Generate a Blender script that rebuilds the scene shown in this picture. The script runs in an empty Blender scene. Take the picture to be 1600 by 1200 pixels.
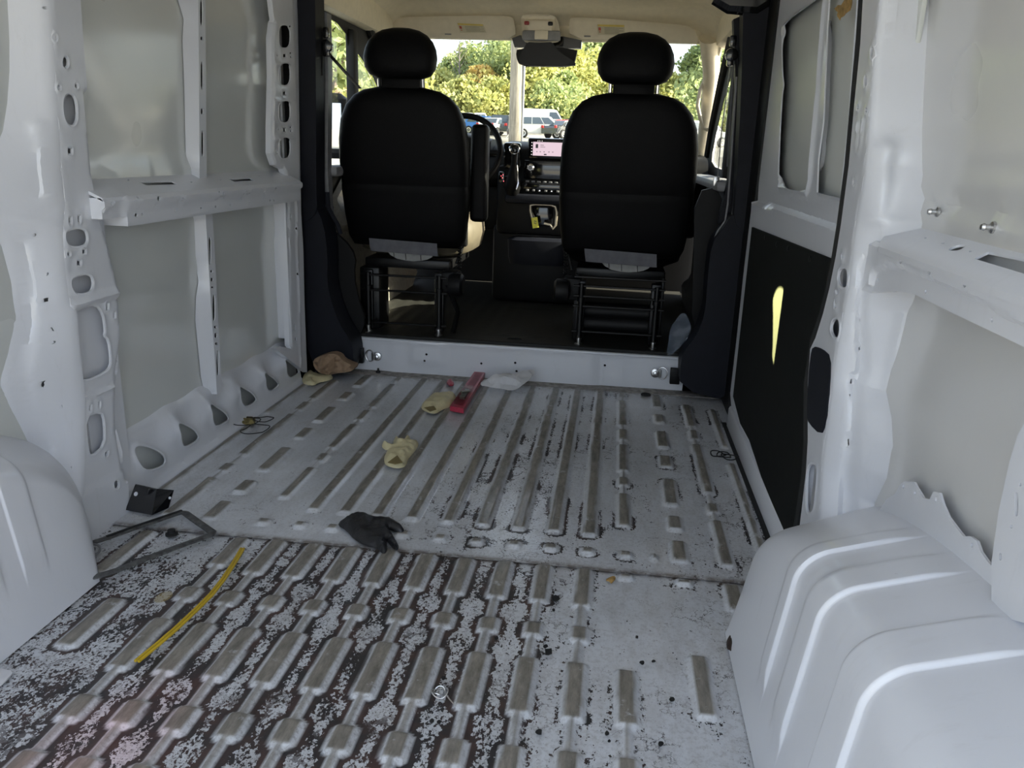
import bpy, bmesh, math, random
import numpy as np
from mathutils import Vector, Matrix
from mathutils.geometry import delaunay_2d_cdt
random.seed(4); rng = np.random.RandomState(7)
S = bpy.context.scene

# ------------------------------------------------------------------ camera
FPX = 1250.0
YAW, PITCH, ROLL = math.radians(6.797), math.radians(16.348), math.radians(2.005)
CAM = np.array([0.40, 0.0, 1.0])
_f = np.array([-math.sin(YAW)*math.cos(PITCH), math.cos(YAW)*math.cos(PITCH), -math.sin(PITCH)])
_r = np.array([math.cos(YAW), math.sin(YAW), 0.0]); _u = np.cross(_r, _f)
_r, _u = math.cos(ROLL)*_r + math.sin(ROLL)*_u, -math.sin(ROLL)*_r + math.cos(ROLL)*_u
cd = bpy.data.cameras.new('camera'); cam = bpy.data.objects.new('camera', cd); S.collection.objects.link(cam)
cd.sensor_width = 36; cd.lens = FPX/1600*36; cd.clip_start = .02; cd.clip_end = 2000
cam.matrix_world = Matrix(((_r[0], _u[0], -_f[0], CAM[0]), (_r[1], _u[1], -_f[1], CAM[1]), (_r[2], _u[2], -_f[2], CAM[2]), (0, 0, 0, 1)))
S.camera = cam

def at(px, py, ax, val):
    """world point where the sight line of a pixel meets the plane axis=val (used to measure real surfaces)"""
    d = _f + (px-800)/FPX*_r - (py-600)/FPX*_u
    return CAM + (val-CAM[ax])/d[ax]*d
def L2(pts, ax, val):
    k = [i for i in range(3) if i != ax]
    return [tuple(at(a, b, ax, val)[k]) for a, b in pts]

# ------------------------------------------------------------------ light
w = bpy.data.worlds.new('sky'); S.world = w; w.use_nodes = True
nt = w.node_tree; nt.nodes.clear()
sky = nt.nodes.new('ShaderNodeTexSky'); sky.sky_type = 'NISHITA'; sky.sun_disc = False
SUN = Vector((.90, -.02, .50)).normalized()
sky.sun_elevation = math.asin(SUN.z); sky.sun_rotation = math.atan2(SUN.x, SUN.y)
sky.air_density = 1.0; sky.dust_density = 2.5; sky.ozone_density = 1.5
mixw = nt.nodes.new('ShaderNodeMix'); mixw.data_type = 'RGBA'; mixw.inputs[0].default_value = .45
mixw.inputs[7].default_value = (4.6, 4.9, 5.3, 1)
bgn = nt.nodes.new('ShaderNodeBackground'); bgn.inputs[1].default_value = .30
wo = nt.nodes.new('ShaderNodeOutputWorld')
nt.links.new(sky.outputs[0], mixw.inputs[6]); nt.links.new(mixw.outputs[2], bgn.inputs[0]); nt.links.new(bgn.outputs[0], wo.inputs[0])
sl = bpy.data.lights.new('sun', 'SUN'); sl.energy = 12.0; sl.angle = math.radians(.6); sl.color = (1, .93, .74)
so = bpy.data.objects.new('sun', sl); S.collection.objects.link(so)
so.rotation_euler = SUN.to_track_quat('Z', 'Y').to_euler()
def spot(name, loc, tgt, energy, size, col, blend=.1, rad=.01):
    l = bpy.data.lights.new(name, 'SPOT'); l.energy = energy; l.spot_size = math.radians(size); l.color = col; l.spot_blend = blend; l.shadow_soft_size = rad
    o = bpy.data.objects.new(name, l); S.collection.objects.link(o); o.location = loc
    o.rotation_euler = (Vector(loc)-Vector(tgt)).to_track_quat('Z', 'Y').to_euler(); return o
vs = S.view_settings; S.display_settings.display_device = 'sRGB'
vs.view_transform = 'Standard'; vs.look = 'None'; vs.gamma = 1; vs.use_curve_mapping = False; vs.exposure = .92
S.cycles.max_bounces = 12; S.cycles.diffuse_bounces = 6; S.cycles.glossy_bounces = 5; S.cycles.transparent_max_bounces = 12
S.cycles.use_denoising = True

# ------------------------------------------------------------------ materials
def newmat(name):
    m = bpy.data.materials.new(name); m.use_nodes = True
    return m, m.node_tree, m.node_tree.nodes['Principled BSDF']
def N(t, typ, **kw):
    n = t.nodes.new(typ)
    for k, v in kw.items(): setattr(n, k, v)
    return n
def noise(t, scale, detail=4, rough=.55, vec=None, stretch=None):
    n = N(t, 'ShaderNodeTexNoise'); n.inputs['Scale'].default_value = scale; n.inputs['Detail'].default_value = detail; n.inputs['Roughness'].default_value = rough
    if vec is None: vec = N(t, 'ShaderNodeTexCoord').outputs['Object']
    if stretch:
        mp = N(t, 'ShaderNodeMapping'); mp.inputs['Scale'].default_value = stretch; t.links.new(vec, mp.inputs[0]); vec = mp.outputs[0]
    t.links.new(vec, n.inputs['Vector']); return n.outputs['Fac']
def ramp(t, src, a, b):
    n = N(t, 'ShaderNodeMapRange'); n.inputs[1].default_value = a; n.inputs[2].default_value = b; n.clamp = True
    t.links.new(src, n.inputs[0]); return n.outputs[0]
def mth(t, op, a, b=None):
    n = N(t, 'ShaderNodeMath', operation=op)
    for i, v in enumerate((a, b)):
        if v is None: continue
        if isinstance(v, (int, float)): n.inputs[i].default_value = v
        else: t.links.new(v, n.inputs[i])
    return n.outputs[0]
def mixc(t, fac, a, b):
    n = N(t, 'ShaderNodeMix', data_type='RGBA')
    if isinstance(fac, (int, float)): n.inputs[0].default_value = fac
    else: t.links.new(fac, n.inputs[0])
    for i, v in ((6, a), (7, b)):
        if isinstance(v, tuple): n.inputs[i].default_value = (*v, 1)
        else: t.links.new(v, n.inputs[i])
    return n.outputs[2]
def simple(name, col, rough=.5, metal=0, var=.15, nscale=30, bump=0, bscale=200, coat=0, spec=.5):
    m, t, p = newmat(name)
    n = noise(t, nscale)
    d = tuple(c*(1-var) for c in col); l = tuple(min(1, c*(1+var)) for c in col)
    t.links.new(mixc(t, ramp(t, n, .3, .7), d, l), p.inputs['Base Color'])
    p.inputs['Roughness'].default_value = rough; p.inputs['Metallic'].default_value = metal
    p.inputs['Coat Weight'].default_value = coat; p.inputs['Specular IOR Level'].default_value = spec
    if bump:
        b = N(t, 'ShaderNodeBump'); b.inputs['Strength'].default_value = bump; b.inputs['Distance'].default_value = .002
        t.links.new(noise(t, bscale), b.inputs['Height']); t.links.new(b.outputs[0], p.inputs['Normal'])
    return m
def paint(name, col, rough, scuff=.5, wave=.0, coat=.4):
    m, t, p = newmat(name)
    s1 = noise(t, 9, 6, .7); s2 = noise(t, 70, 5, .75)
    sc = mth(t, 'MULTIPLY', ramp(t, s2, .66, .74), ramp(t, s1, .52, .66))
    lowf = ramp(t, noise(t, 2.2, 3), .12, .88)
    base = mixc(t, lowf, tuple(c*.965 for c in col), col)
    streak = mth(t, 'MULTIPLY', ramp(t, noise(t, 14, 5, .7, stretch=(1, 3, .6)), .58, .75), .16*scuff)
    base = mixc(t, streak, base, (.36, .35, .33))
    base = mixc(t, mth(t, 'MULTIPLY', sc, scuff), base, (.22, .21, .20))
    t.links.new(base, p.inputs['Base Color'])
    r = N(t, 'ShaderNodeMapRange'); r.inputs[3].default_value = rough; r.inputs[4].default_value = rough+.12; t.links.new(lowf, r.inputs[0]); t.links.new(r.outputs[0], p.inputs['Roughness'])
    p.inputs['Coat Weight'].default_value = coat; p.inputs['Coat Roughness'].default_value = rough*.5
    if wave:
        b = N(t, 'ShaderNodeBump'); b.inputs['Strength'].default_value = 1; b.inputs['Distance'].default_value = wave
        t.links.new(noise(t, 2.5, 1, .4), b.inputs['Height']); t.links.new(b.outputs[0], p.inputs['Normal'])
    return m
def glassmat(name, tint, refl=.07):
    m = bpy.data.materials.new(name); m.use_nodes = True; t = m.node_tree; t.nodes.clear()
    a = N(t, 'ShaderNodeBsdfTransparent'); a.inputs[0].default_value = (*tint, 1)
    g = N(t, 'ShaderNodeBsdfGlossy'); g.inputs['Roughness'].default_value = .02
    fr = N(t, 'ShaderNodeFresnel'); fr.inputs[0].default_value = 1.45
    mx = N(t, 'ShaderNodeMixShader'); o = N(t, 'ShaderNodeOutputMaterial')
    t.links.new(mth(t, 'MULTIPLY', fr.outputs[0], refl*10), mx.inputs[0]); t.links.new(a.outputs[0], mx.inputs[1]); t.links.new(g.outputs[0], mx.inputs[2]); t.links.new(mx.outputs[0], o.inputs[0])
    return m
def glossier(m):
    p = m.node_tree.nodes['Principled BSDF']; p.inputs['Coat Weight'].default_value = 1; p.inputs['Coat IOR'].default_value = 1.75; p.inputs['Coat Roughness'].default_value = .11
    return m
M = {}
M['white'] = paint('white_body_paint', (.70, .715, .76), .30, .7, .0)
M['skin'] = glossier(paint('outer_skin_primer', (.67, .69, .675), .24, .10, .0012, .7))
M['skin_r'] = paint('outer_skin_right', (.66, .66, .655), .24, .10, .0015, .7)
M['blank'] = paint('window_blank_paint', (.60, .615, .59), .42, .10, 0, .15)
M['navy'] = simple('dark_trim_plastic', (.005, .006, .011), .55, bump=.3, bscale=400, spec=.25)
M['black'] = simple('black_plastic', (.004, .004, .0045), .5, bump=.2, bscale=500, spec=.25)
M['gloss'] = simple('piano_black', (.006, .006, .007), .12, coat=.6)
M['seat'] = simple('black_leatherette', (.0022, .0022, .0026), .5, bump=.5, bscale=350, spec=.13)
M['rubber'] = simple('black_rubber', (.010, .010, .010), .75)
M['board'] = simple('black_hardboard', (.010, .011, .010), .7, bump=.3, bscale=300, spec=.1)
M['cream'] = simple('cream_headliner', (.74, .67, .52), .9, var=.05, bump=.4, bscale=600)
M['creamp'] = simple('cream_plastic', (.66, .60, .48), .55, var=.04)
M['greyp'] = simple('grey_plastic', (.20, .20, .21), .5)
M['steel'] = simple('bright_steel', (.62, .62, .62), .28, 1)
M['chrome'] = simple('chrome', (.85, .85, .86), .08, 1, var=.02)
M['frame'] = simple('black_powder_coat', (.004, .004, .0045), .35, spec=.3)
M['matf'] = simple('rubber_floor_mat', (.012, .012, .010), .6, bump=.5, bscale=90)
M['glass'] = glassmat('clear_glass', (.93, .96, .93))
M['latex'] = simple('latex', (.62, .55, .33), .5, var=.1, bump=.6, bscale=120)
M['nitrile'] = simple('black_nitrile', (.014, .014, .016), .38, bump=.6, bscale=160)
M['kraft'] = simple('kraft_paper', (.30, .20, .125), .85, var=.2, bump=.6, bscale=90)
M['paperw'] = simple('white_paper', (.62, .62, .64), .8, var=.06, bump=.4, bscale=90)
M['yellow'] = simple('yellow_plastic', (.50, .34, .02), .4, var=.12)
M['redp'] = simple('red_packaging', (.42, .035, .07), .35, var=.2, coat=.4)
M['leaf'] = simple('dry_leaf', (.36, .22, .07), .8, var=.45, nscale=60)
M['brown'] = simple('brown_rag', (.030, .018, .012), .9, var=.4)
M['greycl'] = simple('grey_felt', (.13, .13, .145), .9)
M['whitecl'] = simple('white_fleece', (.33, .33, .32), .95)
M['tan'] = simple('tan_seat_side', (.10, .085, .06), .5)  # black seat cushion with warm sunlight put into its colour

# ------------------------------------------------------------------ objects
ORG = {}
def link(o): S.collection.objects.link(o)
def props(o, label=None, cat=None, group=None, kind=None):
    for k, v in (('label', label), ('category', cat), ('group', group), ('kind', kind)):
        if v: o[k] = v
    return o
def thing(name, label, cat, loc, group=None):
    o = bpy.data.objects.new(name, None); link(o); o.location = loc; o.empty_display_size = .05
    ORG[o.name] = np.array(loc, float); return props(o, label, cat, group)
def setting(name, loc=(0, 0, 0)):
    o = bpy.data.objects.new(name, None); link(o); o.location = loc; o.empty_display_size = .05
    ORG[o.name] = np.array(loc, float); return props(o, kind='structure')
def mk(name, geo, mat, parent=None, smooth=32, label=None, cat=None, group=None, kind=None, extra=None):
    v = np.array(geo[0], float); fs = geo[1]
    if parent is None: org = np.array([(v[:, 0].min()+v[:, 0].max())/2, (v[:, 1].min()+v[:, 1].max())/2, v[:, 2].min()])
    else: org = ORG[parent.name]
    me = bpy.data.meshes.new(name); me.from_pydata((v-org).tolist(), [], fs); me.validate(); me.update()
    ms = mat if isinstance(mat, (list, tuple)) else [mat]
    for q in ms: me.materials.append(q)
    if extra is not None and len(me.polygons) == len(extra): me.polygons.foreach_set('material_index', extra)
    if smooth: me.shade_smooth(); me.set_sharp_from_angle(angle=math.radians(smooth))
    o = bpy.data.objects.new(name, me); link(o)
    if parent is None: o.location = org
    else: o.parent = parent
    ORG[o.name] = org
    return props(o, label, cat, group, kind)
def join(*gs):
    V, F = [], []
    for g in gs:
        n = len(V); V += [tuple(p) for p in g[0]]; F += [tuple(i+n for i in f) for f in g[1]]
    return V, F
def box(x0, x1, y0, y1, z0, z1, bev=0.0, seg=2, rot=None):
    bm = bmesh.new(); bmesh.ops.create_cube(bm, size=1)
    c = np.array([(x0+x1)/2, (y0+y1)/2, (z0+z1)/2]); s = np.array([abs(x1-x0), abs(y1-y0), abs(z1-z0)])
    for q in bm.verts: q.co = Vector(np.array(q.co)*s)
    if bev: bmesh.ops.bevel(bm, geom=bm.edges[:], offset=min(bev, s.min()*.49), segments=seg, affect='EDGES', profile=.5)
    bmesh.ops.recalc_face_normals(bm, faces=bm.faces)
    if rot is not None: bmesh.ops.rotate(bm, verts=bm.verts, cent=(0, 0, 0), matrix=rot)
    V = [tuple(np.array(q.co)+c) for q in bm.verts]; bm.verts.index_update(); F = [tuple(q.index for q in f.verts) for f in bm.faces]; bm.free()
    return V, F
def tube(path, r, n=8, closed=False, flat=None):
    P = [np.array(p, float) for p in path]; V, F = [], []; m = len(P); up = None
    rs = r if isinstance(r, (list, tuple)) else [r]*m
    for i in range(m):
        a = P[(i-1) % m] if (closed or i > 0) else P[i]; b = P[(i+1) % m] if (closed or i < m-1) else P[i]
        t = (b-a)/(np.linalg.norm(b-a)+1e-9)
        if up is None: up = np.array([0, 0, 1.]) if abs(t[2]) < .9 else np.array([1., 0, 0])
        s = np.cross(t, up); s /= np.linalg.norm(s)+1e-9; up2 = np.cross(s, t)
        if flat is None: up = up2
        for k in range(n):
            an = 2*math.pi*(k+.5)/n
            V.append(P[i] + s*math.cos(an)*rs[i] + up2*math.sin(an)*(rs[i] if flat is None else flat))
    for i in range(m if closed else m-1):
        for k in range(n):
            a = i*n+k; b = i*n+(k+1) % n; j = (i+1) % m
            F.append((a, b, j*n+(k+1) % n, j*n+k))
    if not closed: F.append(tuple(range(n))[::-1]); F.append(tuple((m-1)*n+k for k in range(n)))
    return V, F
def lathe(c, axis, prof, n=20):
    """prof: list of (radius, height along axis)"""
    ax = Vector(axis).normalized(); s = ax.orthogonal().normalized(); t = ax.cross(s); V, F = [], []
    for r, h in prof:
        for k in range(n):
            a = 2*math.pi*k/n; V.append(tuple(Vector(c)+ax*h+(s*math.cos(a)+t*math.sin(a))*r))
    for i in range(len(prof)-1):
        for k in range(n): F.append((i*n+k, i*n+(k+1) % n, (i+1)*n+(k+1) % n, (i+1)*n+k))
    F.append(tuple(range(n))[::-1]); F.append(tuple((len(prof)-1)*n+k for k in range(n)))
    return V, F
def loft(secs, n=28):
    """secs: (z, cx, cy, half width, half depth, exponent)"""
    V, F = [], []
    for z, cx, cy, hw, hd, e in secs:
        for k in range(n):
            a = 2*math.pi*k/n; c, s = math.cos(a), math.sin(a)
            V.append((cx+hw*math.copysign(abs(c)**(2/e), c), cy+hd*math.copysign(abs(s)**(2/e), s), z))
    for i in range(len(secs)-1):
        for k in range(n): F.append((i*n+k, i*n+(k+1) % n, (i+1)*n+(k+1) % n, (i+1)*n+k))
    F.append(tuple(range(n))[::-1]); F.append(tuple((len(secs)-1)*n+k for k in range(n)))
    return V, F
def loftm(secs, mapf, n=28):
    V, F = loft(secs, n); return [mapf(*v) for v in V], F
def chaikin(p, k=2, closed=True):
    for _ in range(k):
        q = []
        m = len(p)
        for i in range(m if closed else m-1):
            a, b = np.array(p[i]), np.array(p[(i+1) % m]); q += [tuple(.75*a+.25*b), tuple(.25*a+.75*b)]
        if not closed: q = [p[0]]+q+[p[-1]]
        p = q
    return p
def resample(p, step, closed=True):
    out = []; m = len(p)
    for i in range(m if closed else m-1):
        a, b = np.array(p[i], float), np.array(p[(i+1) % m], float); n = max(1, int(np.linalg.norm(b-a)/step+.5))
        for k in range(n): out.append(tuple(a+(b-a)*k/n))
    if not closed: out.append(tuple(p[-1]))
    return out
def inside(P, poly):
    x, y = P[:, 0], P[:, 1]; r = np.zeros(len(P), bool); m = len(poly)
    for i in range(m):
        (x0, y0), (x1, y1) = poly[i], poly[(i+1) % m]
        if y0 == y1: continue
        c = ((y0 > y) != (y1 > y)) & (x < (x1-x0)*(y-y0)/(y1-y0)+x0); r ^= c
    return r
def pdist(P, line, closed=False):
    d = np.full(len(P), 9e9); m = len(line)
    for i in range(m if closed else m-1):
        a, b = np.array(line[i], float), np.array(line[(i+1) % m], float); ab = b-a
        t = np.clip(((P-a)@ab)/(ab@ab+1e-12), 0, 1); d = np.minimum(d, np.linalg.norm(P-a-t[:, None]*ab, axis=1))
    return d
def sdf(P, poly): return np.where(inside(P, poly), 1, -1)*pdist(P, poly, True)   # >0 inside
def sstep(x): x = np.clip(x, 0, 1); return x*x*(3-2*x)
def vnoise(P, scale, seed=0, octv=3):
    """smooth value noise on 2-D or 3-D points"""
    P = np.asarray(P, float)*scale; r = np.zeros(len(P)); amp = 1; tot = 0
    for o in range(octv):
        Q = P*2**o+seed*17.3; i = np.floor(Q).astype(np.int64); f = Q-i; f = f*f*(3-2*f); acc = np.zeros(len(P)); dim = P.shape[1]
        for c in range(2**dim):
            wgt = np.ones(len(P)); h = np.zeros(len(P), np.int64)
            for k in range(dim):
                b = (c >> k) & 1; wgt *= f[:, k] if b else 1-f[:, k]; h = (h*73856093) ^ ((i[:, k]+b)*(19349663+k*83492791))
            h = (h ^ (h >> 13))*1274126177 & 0x7fffffff; acc += wgt*((h % 10007)/10007.)
        r += acc*amp; tot += amp; amp *= .5
    return r/tot
def sheet(outer, holes=(), hf=None, step=.02, thick=.012, place=None, lip=0.0, hstep=.006, ostep=None, seed=0, hthick=.004):
    """pressed sheet: polygon with real holes, displaced by hf(points); place(u, v, d) -> world"""
    outer = resample(outer, ostep or step*.6); hs = [resample(h, hstep) for h in holes]
    pts = [np.array(p) for p in outer]; edges = []
    n = len(outer); edges += [(i, (i+1) % n) for i in range(n)]
    for h in hs:
        b = len(pts); pts += [np.array(p) for p in h]; m = len(h); edges += [(b+i, b+(i+1) % m) for i in range(m)]
    rings = []
    for h in hs:
        H = np.array(h); c = H.mean(0); t = np.roll(H, -1, 0)-np.roll(H, 1, 0); nn = np.stack([t[:, 1], -t[:, 0]], 1); nn /= np.linalg.norm(nn, axis=1)[:, None]+1e-9
        if ((H-c)*nn).sum() < 0: nn = -nn
        for off in (.004, .009): rings += list(H+nn*off)
    O = np.array(outer); lo, hi = O.min(0), O.max(0)
    gx, gy = np.meshgrid(np.arange(lo[0]+step/2, hi[0], step), np.arange(lo[1]+step/2, hi[1], step)); G = np.stack([gx.ravel(), gy.ravel()], 1)
    G = G + (np.random.RandomState(seed+1).rand(*G.shape)-.5)*step*.2
    if len(G):
        keep = inside(G, outer) & (pdist(G, outer, True) > step*.35)
        for h in hs: keep &= ~inside(G, h) & (pdist(G, h, True) > .012)
        G = G[keep]
    if rings:
        Rg = np.array(rings); keep = inside(Rg, outer) & (pdist(Rg, outer, True) > .003)
        for h in hs: keep &= ~inside(Rg, h) & (pdist(Rg, h, True) > .0025)
        G = np.concatenate([G, Rg[keep]]) if len(G) else Rg[keep]
    allp = [Vector((float(p[0]), float(p[1]))) for p in pts]+[Vector((float(p[0]), float(p[1]))) for p in G]
    vo, eo, fo, *_ = delaunay_2d_cdt(allp, edges, [], 0, 1e-6)
    V = np.array([tuple(q) for q in vo]); T = np.array([tuple(f) for f in fo if len(f) == 3])
    c = V[T].mean(1); keep = inside(c, outer)
    for h in hs: keep &= ~inside(c, h)
    T = T[keep]
    D = hf(V) if hf else np.zeros(len(V))
    if lip:
        for h in hs: D = D+lip*np.exp(-((pdist(V, h, True)-.005)/.004)**2)
    cnt = {}
    for f in T:
        for k in range(3):
            a, b = f[k], f[(k+1) % 3]; cnt[(a, b)] = 1
    bnd = [(a, b) for a, b in cnt if (b, a) not in cnt]
    W = [place(u, v, d) for (u, v), d in zip(V, D)]; F = [tuple(int(i) for i in f) for f in T]
    idx = {}; onh = np.zeros(len(V), bool)
    for h in hs: onh |= pdist(V, h, True) < 1e-5
    for a, b in bnd:
        for q in (a, b):
            if q not in idx: idx[q] = len(W); W.append(place(V[q][0], V[q][1], D[q]-(min(hthick, thick) if onh[q] else thick)))
        F.append((int(b), int(a), idx[a], idx[b]))
    return W, F
def side_face(edge_px, xe, skin_px, xs, holes_px, hf=None, step=.014, rr=.014):
    E_ = sorted([(p[2], p[1]) for p in (at(a, b, 0, xe) for a, b in edge_px)]); K_ = sorted([(p[2], p[1]) for p in (at(a, b, 0, xs) for a, b in skin_px)])
    ez, ey = zip(*E_); kz, ky = zip(*K_); sg = 1 if xs > xe else -1
    def Y(x, z):
        s = np.clip((x-xe)/(xs-xe), 0, 1); s2 = s+.0
        return np.interp(z, ez, ey)*(1-s2)+np.interp(z, kz, ky)*s2
    def inv(a, b):
        ys = np.linspace(1.2, 2.3, 220); best = None
        for y in ys:
            q = at(a, b, 1, y); e = abs(float(Y(q[0], q[2]))-y)+3*max(0, abs(q[0]-(xe+xs)/2)-abs(xs-xe)/2)
            if best is None or e < best[0]: best = (e, q)
        q = best[1]; return (q[0], q[2])
    zl, zh = max(ez[0], -.02), min(ez[-1], 1.75)
    def place(u, v, d):
        r = abs(u-xe); rd = rr*(1-math.sqrt(max(0, 1-(1-min(r/rr, 1))**2)))
        return (u, float(Y(u, v))+rd-d, v)
    ol = [(xe+sg*.001, zl), (xs, zl), (xs, zh), (xe+sg*.001, zh)]
    return sheet(ol, [[inv(a, b) for a, b in h] for h in holes_px], (lambda P: hf(P, inv)) if hf else None, step, .01, place, ostep=.012, hstep=.004), Y
def oval(cx, cy, w, h, n=14, e=2.6, rot=0):
    c, s = math.cos(rot), math.sin(rot); o = []
    for k in range(n):
        a = 2*math.pi*k/n; x = w/2*math.copysign(abs(math.cos(a))**(2/e), math.cos(a)); y = h/2*math.copysign(abs(math.sin(a))**(2/e), math.sin(a))
        o.append((cx+x*c-y*s, cy+x*s+y*c))
    return o
def rect(cx, cy, w, h, sk=0): return [(cx-w/2, cy-h/2), (cx+w/2, cy-h/2+sk), (cx+w/2, cy+h/2+sk), (cx-w/2, cy+h/2)]
def PL(xp):  return lambda u, v, d: (xp+d, u, v)      # left wall, bulging inwards
def PR(xp):  return lambda u, v, d: (xp-d, u, v)      # right wall
def PF(zp):  return lambda u, v, d: (u, v, zp+d)      # lying on a floor
def PB(yp):  return lambda u, v, d: (u, yp-d, v)      # facing the rear of the van
# ------------------------------------------------------------------ floor of the load bay
SEAM = 1.807
ribs_f, ribs_r = [], []            # (x, y0, y1, half width)
fx = [-.391, -.299, -.202, -.105, -.002, .096, .195, .292, .388]
for x in fx: ribs_f.append((x, 1.972, 3.36, .024))
for sgn in (-1, 1):
    o = -.008 if sgn > 0 else -.014
    for a, b in ((3.268, 3.35), (2.904, 3.241), (2.748, 2.875), (2.446, 2.709), (2.327, 2.404), (2.042, 2.282)): ribs_f.append((sgn*.49+o, a, b, .023))
    for a, b in ((3.165, 3.35), (2.974, 3.085), (2.700, 2.879), (2.515, 2.632), (2.218, 2.425), (2.047, 2.149), (1.872, 1.992)): ribs_f.append((sgn*.633+o, a, b, .026))
    for a, b in ((2.949, 3.237), (2.808, 2.919), (2.323, 2.765), (2.185, 2.260), (1.870, 2.142)): ribs_f.append((sgn*.752+o, a, b, .023))
    for a, b in ((2.75, 3.20), (1.96, 2.60)): ribs_f.append((sgn*.853+o, a, b, .018))
for x in fx+[-.495, .485]: ribs_f.append((x, 1.868, 1.912, .022))
ribs_f.append((.56, 1.868, 1.91, .012))
necks = []
for k in range(10):
    x = -.510+.0993*k
    segs = [(1.621, 1.807), (1.484, 1.551), (1.233, 1.420), (1.085, 1.165), (.86, 1.02)]
    if k == 0: segs[0] = (1.640, 1.80)
    for a, b in segs: ribs_r.append((x, a, b, .026))
    necks.append((x, .80, 1.80, .0115))
ribs_r += [(.484, 1.233, 1.413, .026), (.484, 1.085, 1.165, .026), (.484, .86, 1.02, .026), (-.652, 1.28, 1.475, .026), (.633, 1.283, 1.487, .026),
           (.487, 1.765, 1.80, .022), (.626, 1.76, 1.80, .024), (.741, 1.665, 1.795, .026), (-.76, 1.56, 1.79, .026)]
necks += [(.484, .80, 1.3, .0115), (.741, 1.56, 1.7, .014), (-.76, 1.50, 1.7, .014)]
necks_f = [(s*.49+(-.008 if s > 0 else -.014), 2.15, 3.3, .010) for s in (-1, 1)]+[(s*.752+(-.008 if s > 0 else -.014), 2.0, 3.0, .010) for s in (-1, 1)]
def ribfield(X, Y, ribs, square=False):
    best = np.full(X.shape, -9.)
    for x, a, b, hw in ribs:
        r = hw*.55
        qx = np.abs(X-x)-(hw-r); qy = np.abs(Y-(a+b)/2)-((b-a)/2-r)
        s = -(np.sqrt(np.maximum(qx, 0)**2+np.maximum(qy, 0)**2)+np.minimum(np.maximum(qx, qy), 0)-r)
        best = np.maximum(best, s)
    return best
def floor_panel(name, ribs, nk, y0, y1, dy, ztop, parent, rear):
    xs = np.arange(-.93, .9301, .0055); ys = np.arange(y0, y1+dy*.5, dy); ys[-1] = y1
    X, Y = np.meshgrid(xs, ys); P = np.stack([X.ravel(), Y.ravel()], 1)
    wob = (vnoise(P, 14, 3, 2).reshape(X.shape)-.5)*.004
    s = ribfield(X, Y, ribs)+wob; sn = ribfield(X, Y, nk)+wob
    H = .0095; h = H*sstep(s/.0115); hn = H*.75*sstep(sn/.0075); Z = np.maximum(h, hn)
    dent = (vnoise(P, 5, 9, 2).reshape(X.shape)-.5)*.004
    top = np.maximum(sstep((s-.0085)/.003), sstep((sn-.006)/.002)*.7)
    edge = np.exp(-((np.maximum(s, sn)+.004)/.007)**2)
    Z = Z+dent+ztop
    edge0 = edge
    if not rear: edge = edge*sstep((vnoise(P, 8, 21, 2).reshape(X.shape)-.44)/.16)
    if rear: dens = .27+.42*sstep((.42-X)/.35)*(1-.55*sstep((Y-1.55)/.2)*sstep((-.25-X)/.3)) - .05*(X > .45) + .30*sstep((X-.66)/.06)*sstep((1.5-Y)/.3)+.06*sstep((1.5-Y)/.5)
    else:
        dens = .11+.34*np.exp(-((X-.10)/.20)**2)*np.exp(-((Y-2.25)/.40)**2)+.15*sstep((X+.25)/.5)+.16*sstep((X+.1)/.3)*edge+.06*sstep((2.3-Y)/.4)
    seam = np.exp(-((Y-SEAM)/(.012))**2)*.9+(0 if rear else np.exp(-((Y-y1)/.05)**2)*.8)
    onrib = sstep((np.maximum(s, sn)+.0005)/.002); yel = np.exp(-(((X+.56)/.02)**2+((Y-1.50)/.03)**2)) if rear else 0*X
    n, m = X.shape; ii = np.arange(n*m).reshape(n, m)
    F = np.stack([ii[:-1, :-1].ravel(), ii[:-1, 1:].ravel(), ii[1:, 1:].ravel(), ii[1:, :-1].ravel()], 1)
    me = bpy.data.meshes.new(name); me.vertices.add(n*m); me.vertices.foreach_set('co', np.stack([X.ravel(), Y.ravel(), Z.ravel()], 1).astype(np.float32).ravel())
    me.loops.add(F.size); me.loops.foreach_set('vertex_index', F.astype(np.int32).ravel())
    me.polygons.add(len(F)); me.polygons.foreach_set('loop_start', np.arange(0, F.size, 4, dtype=np.int32)); me.polygons.foreach_set('loop_total', np.full(len(F), 4, np.int32))
    me.update(calc_edges=True); me.shade_smooth()
    ca = me.color_attributes.new('wear', 'FLOAT_COLOR', 'POINT')
    col = np.stack([top.ravel(), np.clip(dens, 0, 1).ravel(), edge.ravel(), np.ones(n*m)], 1).astype(np.float32); ca.data.foreach_set('color', col.ravel())
    cb = me.color_attributes.new('grime', 'FLOAT_COLOR', 'POINT')
    col = np.stack([np.clip(seam, 0, 1).ravel(), yel.ravel(), onrib.ravel(), np.ones(n*m)], 1).astype(np.float32); cb.data.foreach_set('color', col.ravel())
    me.materials.append(M['floor']); o = bpy.data.objects.new(name, me); link(o); o.parent = parent; return o
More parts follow.
